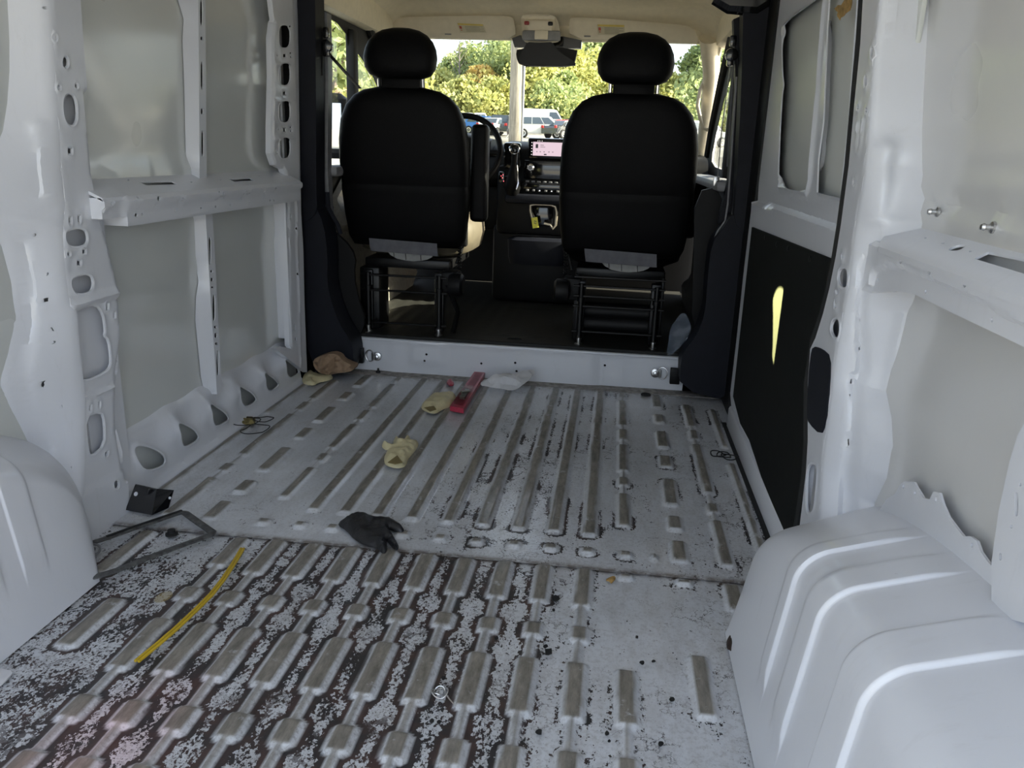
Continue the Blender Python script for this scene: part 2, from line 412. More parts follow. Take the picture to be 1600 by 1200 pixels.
def floor_mat():
    m, t, p = newmat('worn_white_floor')
    A = N(t, 'ShaderNodeAttribute', attribute_name='wear'); sp = N(t, 'ShaderNodeSeparateColor'); t.links.new(A.outputs['Color'], sp.inputs[0])
    B = N(t, 'ShaderNodeAttribute', attribute_name='grime'); sq = N(t, 'ShaderNodeSeparateColor'); t.links.new(B.outputs['Color'], sq.inputs[0])
    top, dens, edge = sp.outputs[0], sp.outputs[1], sp.outputs[2]
    big = noise(t, 3.0, 3, .5); mid = noise(t, 13, 5, .65); fine = noise(t, 110, 6, .7); med = noise(t, 38, 7, .75, stretch=(1, .6, 1))
    stains = ramp(t, noise(t, 20, 6, .7, stretch=(1, .35, 1)), .45, .75)
    base = mixc(t, ramp(t, big, .3, .7), (.53, .55, .58), (.65, .67, .71))
    base = mixc(t, mth(t, 'MULTIPLY', stains, .42), base, (.30, .28, .26))
    # fine grey scuffing
    base = mixc(t, mth(t, 'MULTIPLY', ramp(t, fine, .48, .7), mth(t, 'ADD', .20, mth(t, 'MULTIPLY', dens, .80))), base, (.20, .185, .185))
    # glue residue, broken up by noise, thick where the density map says
    spk = noise(t, 165, 4, .6, stretch=(1, .7, 1)); m2 = noise(t, 30, 5, .7, stretch=(1, .5, 1)); b2 = noise(t, 6.5, 4, .6)
    v = mth(t, 'ADD', mth(t, 'MULTIPLY', spk, .42), mth(t, 'MULTIPLY', m2, .31)); v = mth(t, 'ADD', v, mth(t, 'MULTIPLY', b2, .27))
    thr = mth(t, 'ADD', mth(t, 'MULTIPLY', dens, .165), .368); thr = mth(t, 'ADD', thr, mth(t, 'MULTIPLY', edge, mth(t, 'MULTIPLY', dens, .24)))
    gl = mth(t, 'MULTIPLY', ramp(t, mth(t, 'SUBTRACT', thr, v), 0, .014), 1.0)
    # fine flecks everywhere there is residue, and dark cracks in the paint film
    fk = noise(t, 230, 3, .6, stretch=(1, .8, 1)); fthr = mth(t, 'ADD', mth(t, 'MULTIPLY', dens, .20), .272)
    gl = mth(t, 'MAXIMUM', gl, mth(t, 'MULTIPLY', ramp(t, mth(t, 'SUBTRACT', fthr, fk), 0, .03), .85))
    ck = mth(t, 'ABSOLUTE', mth(t, 'SUBTRACT', noise(t, 9, 6, .65), .5)); zone = ramp(t, noise(t, 3.3, 2), .50, .62)
    ckm = mth(t, 'MULTIPLY', ramp(t, mth(t, 'SUBTRACT', mth(t, 'MULTIPLY', dens, .030), ck), 0, .004), zone); gl = mth(t, 'MAXIMUM', gl, ckm)
    scr = mth(t, 'MULTIPLY', ramp(t, noise(t, 55, 6, .8, stretch=(1, .12, 1)), .60, .68), ramp(t, noise(t, 5, 3), .45, .6))
    gl = mth(t, 'MULTIPLY', gl, mth(t, 'SUBTRACT', 1, mth(t, 'MULTIPLY', sq.outputs[2], .93)))
    glc = mixc(t, ramp(t, mid, .4, .6), (.020, .018, .020), (.055, .030, .026))
    ribc = mixc(t, ramp(t, noise(t, 60, 6, .7, stretch=(1, .25, 1)), .3, .72), (.11, .10, .083), (.30, .275, .24))
    tf = mth(t, 'MULTIPLY', top, ramp(t, noise(t, 24, 5, .7), .22, .40))
    base = mixc(t, mth(t, 'MULTIPLY', scr, .45), base, (.16, .15, .14))
    c = mixc(t, tf, base, ribc)
    c = mixc(t, gl, c, glc)
    c = mixc(t, mth(t, 'MULTIPLY', sq.outputs[0], ramp(t, noise(t, 45, 5), .30, .55)), c, (.13, .10, .08))
    c = mixc(t, mth(t, 'MULTIPLY', ramp(t, sq.outputs[1], .45, .55), .6), c, (.33, .25, .08))
    t.links.new(c, p.inputs['Base Color'])
    r = mth(t, 'ADD', .27, mth(t, 'MULTIPLY', mth(t, 'MAXIMUM', tf, gl), .35)); r = mth(t, 'ADD', r, mth(t, 'MULTIPLY', mid, .12)); t.links.new(r, p.inputs['Roughness'])
    p.inputs['Coat Weight'].default_value = .5; p.inputs['Coat Roughness'].default_value = .16
    b = N(t, 'ShaderNodeBump'); b.inputs['Strength'].default_value = .6; b.inputs['Distance'].default_value = .0016
    t.links.new(mth(t, 'ADD', mth(t, 'MULTIPLY', gl, .8), mth(t, 'MULTIPLY', fine, .5)), b.inputs['Height']); t.links.new(b.outputs[0], p.inputs['Normal'])
    return m
M['floor'] = floor_mat()
FL = setting('floor')
floor_panel('front_panel', ribs_f, necks_f, SEAM-.006, 3.385, .0075, .0, FL, False)
floor_panel('rear_panel', ribs_r, necks, .84, SEAM+.004, .0055, -.004, FL, True)
mk('threshold_panel', box(-.93, .93, -.05, .845, -.03, -.003), M['white'], FL)
mk('underbody', box(-.97, .97, -.05, 5.3, -.12, -.03), M['black'], FL)
# front end strip and the step up to the cab
mk('edge_strip', box(-.90, .90, 3.375, 3.46, -.01, .003, .002), simple('grimy_floor_edge', (.28, .26, .24), .7, var=.5, nscale=40, bump=.5), FL)
yb = 3.44
def stephf(P):
    d = .010*sstep((.10-np.abs(P[:, 0]+.40))/.05)*sstep((P[:, 1]-.03)/.04)
    d = d-.012*sstep((P[:, 0]-.33)/.06)-.008*sstep((-.55-P[:, 0])/.05)
    return d+.004*np.exp(-((P[:, 1]-.146)/.008)**2)
zt = [(x, .158) for x in (-.745, .745)]
mk('cab_step', sheet([(-.745, 0), (.745, 0), (.745, .150), (-.745, .158)], [oval(*at(a, b, 1, yb)[[0, 2]], .011, .011, 8, 2) for a, b in ((667, 553), (664, 563), (805, 567), (807, 580), (945, 572), (752, 568))], stephf, .014, .03, PB(yb)), M['white'], FL)
mk('step_top', box(-.75, .75, yb-.004, yb+.10, .145, .157, .004), M['white'], FL)

# ------------------------------------------------------------------ left wall
WL_ = setting('wall_left')
mk('outer_skin', join(box(-.975, -.945, -.1, 3.42, -.1, 1.80)), M['skin'], WL_)
mk('upper_panel', sheet([(1.80, .855), (3.16, .855), (3.16, 1.74), (1.80, 1.74)], [], lambda P: .004*np.exp(-((P[:, 1]-.905)/.006)**2)+.010*sstep((.12-(P[:, 1]-.855))/.12), .03, .004, PL(-.940)), M['skin'], WL_)
def lowpan(P):
    ln = [(1.9, .52), (2.45, .57), (3.1, .61)]
    return .006*sstep((P[:, 1]-np.interp(P[:, 0], [1.9, 2.45, 3.1], [.50, .56, .61]))/.05)
mk('lower_panel', sheet([(1.80, .10), (3.16, .10), (3.16, .84), (1.80, .84)], [], lowpan, .03, .004, PL(-.940)), M['skin'], WL_)

X1 = -.88
def u(pts): return L2(pts, 0, X1)
LE = [(76, -80), (76, 0), (79, 47), (83, 125), (88, 203), (91, 250), (98, 312), (95, 350), (97, 420), (103, 465), (114, 490), (120, 560), (127, 615), (127, 720), (122, 860)]
LS = [(-2, -80), (6, 0), (9, 60), (9, 110), (5, 160), (-3, 205), (-30, 260), (-40, 330), (-6, 385), (10, 440), (17, 512), (6, 556), (-6, 600), (10, 640), (40, 700), (64, 760), (80, 860)]
outer = u(LE[::-1]+[(124, -80), (126, 0), (131, 70), (137, 150), (142, 240), (148, 270), (152, 300), (163, 345), (176, 392), (184, 428), (192, 475), (196, 520), (194, 560), (186, 600), (185, 640), (188, 668), (196, 705), (200, 745), (203, 800), (188, 822), (130, 862)])
holes = []
def hp(pts, sm=1): holes.append(chaikin(u(pts), sm) if sm else u(pts))
def ho(cx, cy, ww, hh, rot=0, n=10, e=2.4): holes.append(u(oval(cx, cy, ww, hh, n, e, rot)))
ho(86, 59, 5, 9); ho(102, 97, 8, 16); ho(92, 137, 4, 6); ho(119, 134, 4, 6)
hp([(98, 148), (118, 147), (121, 195), (102, 195)], 2)
holes.append(u(rect(109, 236, 6, 8))); ho(92, 266, 3, 5); holes.append(u(rect(109, 344, 3.5, 9))); holes.append(u(rect(123, 342, 3.5, 9)))
hp([(104, 360), (132, 357), (137, 372), (134, 383), (110, 386), (103, 374)], 2)
holes.append(u(rect(131, 393, 5, 6))); ho(107, 397, 4, 5); holes.append(u(rect(123, 411, 6, 7)))
hp([(113, 434), (140, 428), (146, 441), (142, 456), (120, 460), (112, 447)], 2)
hp([(121, 500), (122, 488), (132, 482), (153, 477), (164, 490), (168, 516), (166, 526), (173, 532), (176, 556), (176, 572), (168, 581), (138, 595), (131, 588), (126, 550)], 1)
holes.append(u(rect(171, 480, 3.5, 9, -1))); holes.append(u(rect(182, 493, 3, 8, -1)))
hp([(138, 652), (161, 644), (166, 660), (166, 696), (146, 713), (142, 700)], 1)
holes.append(u(rect(144, 638, 2.5, 7, -1))); holes.append(u(rect(158, 632, 2.5, 7, -1))); hp([(167, 708), (172, 705), (171, 711), (168, 713)], 0)
ho(182, 757, 7, 12)
side_h = [rect(72, 469, 6, 6, -1), oval(73, 428, 4, 6, 8), rect(81, 515, 6, 7, -1), oval(83, 535, 4, 5, 8), oval(67, 601, 7, 11, 10), oval(97, 635, 3, 5, 8), oval(53, 367, 4, 6, 8), oval(69, 12, 5, 5, 8), [(83, 728), (94, 729), (93, 741), (82, 740)], oval(112, 730, 3.5, 5, 8), [(98, 792), (110, 808), (108, 818), (92, 806)]]
rt = u([(137, 150), (148, 270), (163, 345), (184, 428), (194, 475), (197, 530), (186, 600), (188, 668), (200, 745)])
def pilhf(P):
    d = -.014*(1-np.sqrt(np.clip(1-(1-np.clip(pdist(P, u(LE))/.014, 0, 1))**2, 0, 1)))
    d += .007*np.exp(-(pdist(P, u([(114, 480), (148, 466), (184, 456)]))/.012)**2)
    d -= .007*sstep((sdf(P, u([(112, 482), (190, 462), (200, 500), (196, 560), (180, 604), (128, 622)]))+.004)/.010)
    d -= .006*sstep((sdf(P, u([(128, 628), (182, 606), (188, 668), (196, 735), (130, 770)]))+.004)/.010)
    d -= .012*sstep((.018-pdist(P, rt))/.018)
    return d
PIL = mk('rear_pillar', sheet(outer, holes, pilhf, .009, .018, PL(X1), lip=.0022), M['white'], WL_)
def lsf(P, inv):
    I = lambda L_: [inv(a, b) for a, b in L_]
    d = .012*np.exp(-(pdist(P, I([(22, 506), (10, 556), (8, 590), (22, 619), (44, 662), (60, 722), (75, 800)]))/.007)**2)
    d += .010*np.exp(-(pdist(P, I([(30, 345), (60, 348), (88, 352)]))/.008)**2)+.014*np.exp(-(pdist(P, I([(60, 195), (72, 250), (84, 310)]))/.010)**2)
    d -= .014*sstep((sdf(P, I([(58, 190), (75, 300), (52, 316), (40, 290)]))+.004)/.015)
    d -= .016*sstep((sdf(P, I([(20, 372), (36, 370), (46, 392), (58, 450), (56, 510), (46, 560), (48, 610), (60, 655), (84, 700), (75, 760), (40, 700), (22, 600), (25, 500)]))+.004)/.016)
    return d
mk('pillar_backing', join(box(-.918, -.912, 1.80, 1.888, .80, 1.76), box(-.918, -.912, 1.80, 1.955, 0, .80)), M['white'], WL_)
sf, _Y = side_face(LE, X1, LS, -.945, side_h, lsf, .007)
mk('pillar_side', sf, M['white'], WL_)
mk('quarter_panel', box(-.948, -.940, -.1, 1.95, .02, 1.76), M['skin'], WL_)
# upper vertical rib with slots
X2 = -.905
def v2(pts): return L2(pts, 0, X2)
def between(pa, xa, pb, xb, n=60, k=5, bulge=0):
    A = sorted((p[2], p[1]) for p in (at(a, b, 0, xa) for a, b in pa)); B = sorted((p[2], p[1]) for p in (at(a, b, 0, xb) for a, b in pb))
    az, ay = zip(*A); bz, by = zip(*B); V, F = [], []
    for i in range(n):
        t = i/(n-1); za, zb = az[0]+(az[-1]-az[0])*t, bz[0]+(bz[-1]-bz[0])*t; ya, yb_ = float(np.interp(za, az, ay)), float(np.interp(zb, bz, by))
        for q in range(k): w_ = q/(k-1); V.append((xa+(xb-xa)*w_, ya+(yb_-ya)*w_, za+(zb-za)*w_))
    for i in range(n-1):
        for q in range(k-1): F.append((i*k+q, i*k+q+1, (i+1)*k+q+1, (i+1)*k+q))
    return V, F
up_l = [(276, -80), (278, 0), (287, 30), (285, 60), (288, 140), (290, 240), (296, 262), (300, 280)]
up_r = [(309, -80), (310, 0), (311, 140), (312, 281)]
sl_ = [v2(oval(a, b, 4.4, c, 10, 3.2)) for a, b, c in ((315.0, 20, 42), (315.4, 60, 6), (315.7, 118, 45), (316, 174, 10), (316.8, 224, 42))]
mk('window_rib', sheet(v2(up_r+[(323, 281), (322, 140), (321, 0), (320, -80)]), sl_, None, .012, .034, PL(X2), hstep=.004), M['white'], WL_)
mk('rib_side', between(up_l, -.938, up_r, X2), M['white'], WL_)
mk('rib_cavity_liner', between([(311, -80), (312, 0), (313, 140), (314, 272)], X2-.012, [(321, 272), (321, 140), (319, 0), (318, -80)], X2-.012), M['rubber'], WL_)  # added black sheet: shade inside the rib put in as colour
# belt rail: shelf + pressed face
ZR = .851; ZS = .870; XF = -.845
def rf(pts): return L2(pts, 0, XF)
def rz(pts):
    out = []; nn = np.array([.45, 0, 1.])
    for a_, b_ in pts:
        d_ = _f+(a_-800)/FPX*_r-(b_-600)/FPX*_u; q_ = CAM+((np.array([XF, 0, ZR])-CAM)@nn)/(d_@nn)*d_; out.append((min(max(q_[0], -.938), XF-.006), q_[1]))
    return out
face_o = [(1.955, .782), (3.13, .782), (3.13, ZR), (1.86, ZR), (1.86, .80), (1.955, .80)]
fh = [rf(oval(a, b, c, d, 8, 2.6)) for a, b, c, d in ((157, 319, 3, 5), (172, 318, 3, 5), (212, 309, 3, 4), (243, 310, 5, 7), (281, 310, 2.5, 4), (338, 300, 2, 3), (345, 303, 2.5, 8), (381, 301, 2.5, 7), (387, 302, 2, 3), (411, 298, 2, 4), (427, 294, 2, 3),
      (213, 336, 5, 6), (222, 335, 3, 4), (274, 329, 2.5, 4), (314, 325, 2.5, 3), (337, 323, 3, 4), (360, 320, 2, 3), (390, 317, 2, 3), (422, 313, 2.5, 3), (428, 313, 2.5, 3))]
def railhf(P): return .010*sstep((P[:, 1]-.822)/.008)-.006*sstep((1.95-P[:, 0])/.01)-.010*sstep((P[:, 1]-(ZR-.012))/.012)**2
mk('belt_rail', sheet(face_o, fh, railhf, .013, .09, PL(XF), hstep=.003), M['white'], WL_)
sh = [rz([(216, 284), (268, 283), (277, 288), (230, 290)]), rz([(357, 280), (390, 278), (397, 282), (366, 284)]), rz(oval(200, 282, 4, 2, 8)), rz(oval(299, 285, 3, 1.6, 8)), rz(oval(345, 281, 3, 1.6, 8)), rz(oval(405, 275, 3, 1.6, 8))]
mk('rail_shelf', sheet([(-.945, 1.86), (XF, 1.86), (XF, 3.13), (-.945, 3.13)], sh, lambda P: .003*np.exp(-((P[:, 1]-1.96)/.006)**2), .014, .008, lambda u_, v_, d_: (u_, v_, ZR+.0005+(XF-u_)*.45+d_), hstep=.005), M['white'], WL_)
mk('rail_lower', box(-.945, XF-.004, 1.96, 3.13, .775, .783), M['white'], WL_)
# lower vertical rib with slots
lo_l = [(297, 333), (301, 345), (303, 400), (308, 425), (310, 440), (306, 465), (305, 500), (309, 540), (314, 590), (318, 606), (326, 616)]
lo_r = [(321, 333), (325, 400), (331, 500), (337, 580), (339, 616)]
ls = [v2(oval(a, b, 4.6, c, 10, 3.2)) for a, b, c in ((328.2, 392, 44), (330.5, 424, 4), (331.2, 437, 6), (332, 449, 3), (334.5, 481, 42), (336.8, 511, 4), (337.5, 524, 8), (338.4, 537, 4), (340.5, 567, 40))]
mk('lower_rib', sheet(v2(lo_r+[(347, 612), (346, 590), (341, 500), (336, 400), (332, 335)]), ls, None, .012, .034, PL(X2), hstep=.004), M['white'], WL_)
mk('rib_cavity_liner', between([(324, 338), (328, 400), (333, 500), (339, 580), (341, 606)], X2-.012, [(331, 338), (334, 400), (339, 500), (344, 580), (345, 606)], X2-.012), M['rubber'], WL_)  # dark backing added behind the slots in place of cavity shade
mk('rib_side', between(lo_l, -.938, lo_r, X2), M['white'], WL_)
# sill flange with triangular openings (leans from the floor edge to the skin)
XB, XT, ZT = -.900, -.935, .215
n_ = np.array([ZT, 0, -(XT-XB)]); n_ /= np.linalg.norm(n_)
def fl(pts):
    out = []
    for a, b in pts:
        d = _f+(a-800)/FPX*_r-(b-600)/FPX*_u; p0 = np.array([XB, 0, 0]); t = ((p0-CAM)@n_)/(d@n_); q = CAM+t*d
        out.append((q[1], q[2]))
    return out
H6 = [[(204, 696), (230, 698), (251, 709), (257, 720), (251, 728), (228, 735), (216, 726)], [(262, 661), (276, 661), (298, 669), (309, 682), (305, 688), (288, 698), (280, 692)], [(313, 631), (325, 632), (345, 641), (356, 653), (352, 658), (336, 666), (330, 660)],
      [(362, 605), (372, 604), (389, 612), (399, 623), (396, 628), (383, 635), (376, 630)], [(400, 582), (409, 582), (424, 590), (434, 600), (431, 604), (420, 611), (414, 606)], [(433, 561), (442, 561), (457, 569), (466, 580), (463, 584), (453, 590), (446, 585)]]
hh = [chaikin(fl(h), 2) for h in H6]; cen = [np.mean(h, 0) for h in hh]
def flhf(P):
    d = np.zeros(len(P))
    for i, h in enumerate(hh):
        d += .006*np.exp(-(np.maximum(pdist(P, h, True)-.004, 0)/.006)**2)
    for i in range(len(cen)):
        c = cen[i]; q = np.array([c[0]+.135, .135]); d += .024*np.exp(-(((P[:, 0]-q[0])/.052)**2+((P[:, 1]-q[1])/.050)**2))
    return d+.012*sstep((.02-P[:, 1])/.02)-.012*sstep((P[:, 1]-.18)/.03)
sillo = [(1.90, .0), (3.20, .0), (3.20, ZT+.02), (2.9, ZT+.015), (1.90, ZT)]
mk('sill_flange', sheet(sillo, hh, flhf, .012, .012, lambda a, b, d: (XB+(XT-XB)*b/ZT+d, a, b)), M['white'], WL_)
# front post with oval openings
X3 = -.885
def v3(pts): return L2(pts, 0, X3)
post = v3([(419, -60), (424, -10), (428, 25), (430, 35), (427, 60), (428, 120), (426, 200), (426, 240), (432, 258), (445, 264), (451, 285), (450, 340), (452, 450), (455, 538), (455, 545), (436, 541), (430, 545), (452, 562), (470, 576), (480, 582), (476, 480), (473, 340), (470, 200), (468, 40), (467, -60)])
ph = [v3(oval(445, y, 18, h, 20, 3)) for y, h in ((57, 35), (116, 34), (174.5, 33), (231, 32))]
ph += [v3(rect(a, b, c, d)) for a, b, c, d in ((445, 87, 5, 5), (444.5, 145.5, 5, 5), (444.5, 203, 5, 5), (454.5, 83, 3, 2.5), (454.5, 199, 3, 2.5))]
ph += [v3(oval(a, b, 3, 4, 8, 2)) for a, b in ((433, 86), (455, 89), (454, 41), (435, 203), (455, 205), (432, 238), (463, 357), (465, 428))]
ph += [v3(rect(a, b, c, d)) for a, b, c, d in ((454, 292, 2.5, 9), (460, 512, 2.5, 9), (462, 530, 2.5, 5), (454, 338, 2, 5))]
prr = [v3([(460, 260), (462, 340), (464, 576)])]
def posthf(P):
    d = -.008*sstep((.010-pdist(P, v3([(430, 35), (427, 60), (428, 120), (426, 200), (426, 240), (432, 258), (445, 264), (451, 285), (452, 450), (455, 540)])))/.010)
    for y in (101, 160, 218): d += .006*np.exp(-(pdist(P, v3([(430, y), (460, y-1)]))/.006)**2)
    d += .006*np.exp(-(pdist(P, v3([(462, 300), (466, 450), (470, 570)]))/.006)**2)
    return d-.006*sstep((P[:, 0]-3.235)/.01)
mk('front_post', sheet(post, ph, posthf, .011, .02, PL(X3), lip=-.002, hstep=.004), M['white'], WL_)
mk('post_lower_flange', box(-.945, X3-.002, 3.07, 3.09, .22, .78, .004), M['white'], WL_)
mk('post_inner_channel', join(box(-.925, -.915, 3.11, 3.125, .86, 1.7, .004), box(-.925, -.915, 3.15, 3.16, .86, 1.7, .003)), M['white'], WL_)
# ------------------------------------------------------------------ right wall
WR = setting('wall_right')
mk('outer_skin', join(box(.975, 1.0, -.1, 3.42, -.1, 1.80)), M['skin_r'], WR)
XQ = .955
def skinr(P):
    return .006*np.exp(-((P[:, 1]-.955-.0*P[:, 0])/.007)**2)+.008*sstep((.925-P[:, 1])/.010)
mk('upper_panel', sheet([(.55, .86), (1.86, .86), (1.86, 1.74), (.55, 1.74)], [], skinr, .022, .004, PR(XQ)), M['skin_r'], WR)
mk('lower_panel', sheet([(.50, .05), (1.86, .05), (1.86, .85), (.50, .85)], [], lambda P: .008*sstep((.62-P[:, 1]+.10*(P[:, 0]-1.0))/.12), .03, .004, PR(XQ)), M['skin_r'], WR)
X4 = .865
def r4(pts): return L2(pts, 0, X4)
RE = [(1378, -90), (1376, 0), (1366, 94), (1362, 156), (1357, 219), (1351, 281), (1338, 350), (1328, 444), (1316, 506), (1305, 569), (1294, 662), (1286, 725), (1278, 880)]
RS = [(1454, -90), (1452, 0), (1445, 110), (1441, 200), (1441, 260), (1446, 320), (1452, 350), (1428, 470), (1416, 490), (1405, 535), (1395, 578), (1391, 612), (1402, 655), (1405, 700), (1396, 752), (1375, 790), (1366, 880)]
ro = r4([(1352, -90), (1348, 0), (1344, 70), (1335, 160), (1326, 260), (1314, 350), (1306, 400), (1296, 450), (1286, 490), (1274, 528), (1266, 545), (1262, 600), (1262, 690), (1259, 740), (1252, 800), (1246, 850), (1246, 880)]+RE[::-1])
rh = []
def r4o(a, b, c, d, n=10, e=2.4): rh.append(r4(oval(a, b, c, d, n, e)))
r4o(1353, 127, 4, 16); r4o(1363, 82, 4, 17); r4o(1341, 168, 2.5, 5); r4o(1354, 173, 2.5, 5); rh.append(r4(rect(1335, 284, 3, 6)))
rh.append(chaikin(r4([(1312, 420), (1322, 419), (1325, 432), (1323, 450), (1313, 448), (1309, 434)]), 2)); rh.append(chaikin(r4([(1302, 500), (1310, 498), (1312, 512), (1309, 529), (1301, 524), (1298, 512)]), 2))
for a, b, c, d in ((1317, 401, 2, 6), (1308, 457, 2.5, 6), (1306, 477, 3, 6)): rh.append(r4(rect(a, b, c, d)))
rh.append(chaikin(r4([(1262, 730), (1270, 724), (1277, 730), (1275, 760), (1272, 790), (1266, 802), (1260, 798), (1260, 760)]), 2))
def rpil(P):
    d = -.014*(1-np.sqrt(np.clip(1-(1-np.clip(pdist(P, r4(RE))/.014, 0, 1))**2, 0, 1)))
    return d+.004*np.exp(-(pdist(P, r4([(1347, 186), (1350, 187), (1343, 238), (1337, 238), (1341, 186)]))/.004)**2)
srh = [rect(a, b, c, d) for a, b, c, d in ((1345, 547, 3, 5), (1331, 597, 3, 8), (1329, 619, 2, 4), (1328, 694, 3, 10), (1346, 502, 2, 4))]
def rsf(P, inv):
    I = lambda L_: [inv(a, b) for a, b in L_]
    d = -.012*sstep((sdf(P, I([(1340, 420), (1352, 400), (1356, 440), (1352, 500), (1356, 540), (1355, 580), (1345, 600), (1341, 680), (1338, 800), (1336, 860), (1314, 860), (1318, 720), (1329, 600), (1341, 575), (1338, 530)]))+.006)/.014)
    d += .008*np.exp(-(pdist(P, I([(1402, 700), (1399, 655), (1388, 612), (1392, 578), (1402, 530), (1411, 492)]))/.007)**2)
    d += .018*np.exp(-(pdist(P, I([(1384, 235), (1380, 290), (1368, 340)]))/.020)**2)-.012*np.exp(-(pdist(P, I([(1400, 260), (1398, 330)]))/.022)**2)
    return d
sf, _Y = side_face(RE, X4, RS, XQ, srh, rsf, .0048)
mk('pillar_side', sf, M['white'], WR)
X8 = .885
def r8(pts): return L2(pts, 0, X8)
rlo = r8([(1322, 350), (1340, 366), (1362, 376), (1385, 388), (1600, 458), (1750, 520), (1750, 615), (1600, 548), (1480, 490), (1436, 468), (1416, 458), (1388, 454), (1356, 456), (1322, 462)])
rlh = [r8(rect(a, b, c, d)) for a, b, c, d in ((1363, 436, 2.5, 5),)]+[r8(oval(a, b, c, d, 10, 2)) for a, b, c, d in ((1407, 408, 4, 9), (1452, 425, 4, 10), (1507, 444, 5, 11), (1436, 455, 3, 6), (1537, 499, 4, 8))]
cl_ = r8([(1356, 445), (1362, 420), (1382, 412), (1410, 416), (1500, 455), (1600, 508), (1750, 590), (1750, 700), (1300, 500)])
mk('belt_rail', sheet(rlo, rlh, lambda P: -.010*sstep((sdf(P, cl_)+.003)/.010)-.008*sstep((.010-pdist(P, r8([(1322, 350), (1340, 366), (1362, 376), (1385, 388), (1600, 458), (1750, 520)])))/.010)**2, .008, .02, PR(X8), hstep=.004), M['white'], WR)
mk('rear_pillar', sheet(ro, rh, rpil, .009, .018, PR(X4), lip=.002), M['white'], WR)
ZQ = .870
def rzq(pts):
    out = []; nn = np.array([-.50, 0, 1.])
    for a_, b_ in pts:
        d_ = _f+(a_-800)/FPX*_r-(b_-600)/FPX*_u; q_ = CAM+((np.array([X8, 0, .8575])-CAM)@nn)/(d_@nn)*d_; out.append((min(max(q_[0], X8+.006), .948), q_[1]))
    return out
shr = [rzq(chaikin([(1478, 391), (1496, 382), (1513, 382), (1498, 392)], 2)), rzq([(1522, 404), (1545, 393), (1680, 420), (1680, 452)]), rzq(oval(1446, 372, 4, 2.4, 8)), rzq(oval(1473, 380, 5, 2.4, 8)), rzq(oval(1516, 393, 5, 2.4, 8))]
mk('rail_shelf', sheet([(X8-.001, .50), (XQ, .50), (XQ, 1.70), (X8-.001, 1.56)], shr, lambda P: -.006*sstep((.895-P[:, 0])/.010)**2, .012, .010, lambda u_, v_, d_: (u_, v_, .8575+(u_-X8)*.50+d_), hstep=.004), M['white'], WR)
for i, (a, b) in enumerate(((1459, 331), (1544, 355))):
    c = at(a, b, 0, .940)
    st = mk('clip_stud', lathe(c+np.array([.008, 0, 0]), (-1, 0, 0), [(.0085, 0), (.009, .004), (.0045, .006), (.0045, .012), (.006, .014), (.004, .018)], 12), M['steel'], WR)
X5 = .91
def r5(pts): return L2(pts, 0, X5)
ribr = r5([(1549, 880), (1560, 800), (1577, 722), (1590, 680), (1604, 655), (1700, 640), (1700, 1000), (1549, 960)])
mk('rear_rib', sheet(ribr, [r5(oval(1588, 788, 6, 38, 12, 3.2)), r5(oval(1594, 757, 4, 6, 8)), r5(oval(1580, 823, 4, 6, 8)), r5(oval(1563, 870, 4, 12, 8))], None, .012, .03, PR(X5), hstep=.004), M['white'], WR)
mk('pillar_cap', sheet(chaikin(r4([(1272, 541), (1286, 545), (1299, 557), (1298, 600), (1291, 665), (1284, 680), (1266, 662), (1262, 650), (1265, 590), (1268, 556)]), 1), [], None, .03, .02, PR(.862)), M['navy'], WR)

# sliding door (closed)
D3 = setting('door_3')
X6 = .915
def r6(pts): return L2(pts, 0, X6)
w1 = r6([(1224, 45), (1236, 30), (1262, 12), (1284, -4), (1292, -20), (1284, 60), (1279, 140), (1270, 230), (1266, 285), (1262, 301), (1219, 292), (1220, 240), (1226, 130)])
w2 = r6([(1301, -80), (1300, 0), (1297, 46), (1291, 190), (1283, 250), (1281, 301), (1318, 310), (1330, 200), (1350, -80)])
do = r6([(1206, -80), (1207, 20), (1199, 50), (1195, 120), (1188, 250), (1183, 330), (1172, 420), (1160, 530), (1150, 615), (1152, 640), (1176, 690), (1245, 850), (1300, 860), (1345, 300), (1380, -80)])
def doorhf(P):
    d = .008*np.exp(-(np.minimum(pdist(P, w1, True), pdist(P, w2, True))/.008)**2)
    lg = r6([(1200, 321), (1260, 338), (1306, 354), (1345, 368)]); d += .022*sstep((pdist(P, lg)*np.where(P[:, 1] < np.interp(P[:, 0], [q[0] for q in lg[::-1]], [q[1] for q in lg[::-1]]), 1, -1)+.006)/.008)
    d += .005*np.exp(-(pdist(P, r6([(1235, 307), (1270, 314), (1312, 324)]))/.006)**2)
    return d
mk('inner_frame', sheet(do, [chaikin(w1, 2), w2], doorhf, .011, .020, PR(X6), hstep=.008), M['white'], D3)
mk('window_blank', box(.935, .945, 1.70, 3.30, .80, 1.70, .002), M['blank'], D3)
mk('window_bead', sheet(chaikin(r6([(1284, 30), (1288, 34), (1286, 120), (1280, 220), (1274, 268), (1268, 268), (1270, 210), (1280, 100)]), 2), [r6(oval(1284, 100, 2, 10, 8)), r6(oval(1279, 203, 2, 10, 8))], lambda P: .006*sstep(pdist(P, r6([(1284, 30), (1288, 34), (1286, 120), (1280, 220), (1274, 268), (1268, 268), (1270, 210), (1280, 100)]), True)/.01), .012, .01, PR(.925), hstep=.004), M['white'], D3)
bd = [(2.985, .762), (1.86, .788), (1.86, .05), (2.05, .08), (2.30, .085), (2.55, .11), (2.75, .10), (2.965, .135)]
mk('hardboard_panel', sheet(bd, [], None, .06, .008, PR(.886)), M['board'], D3)
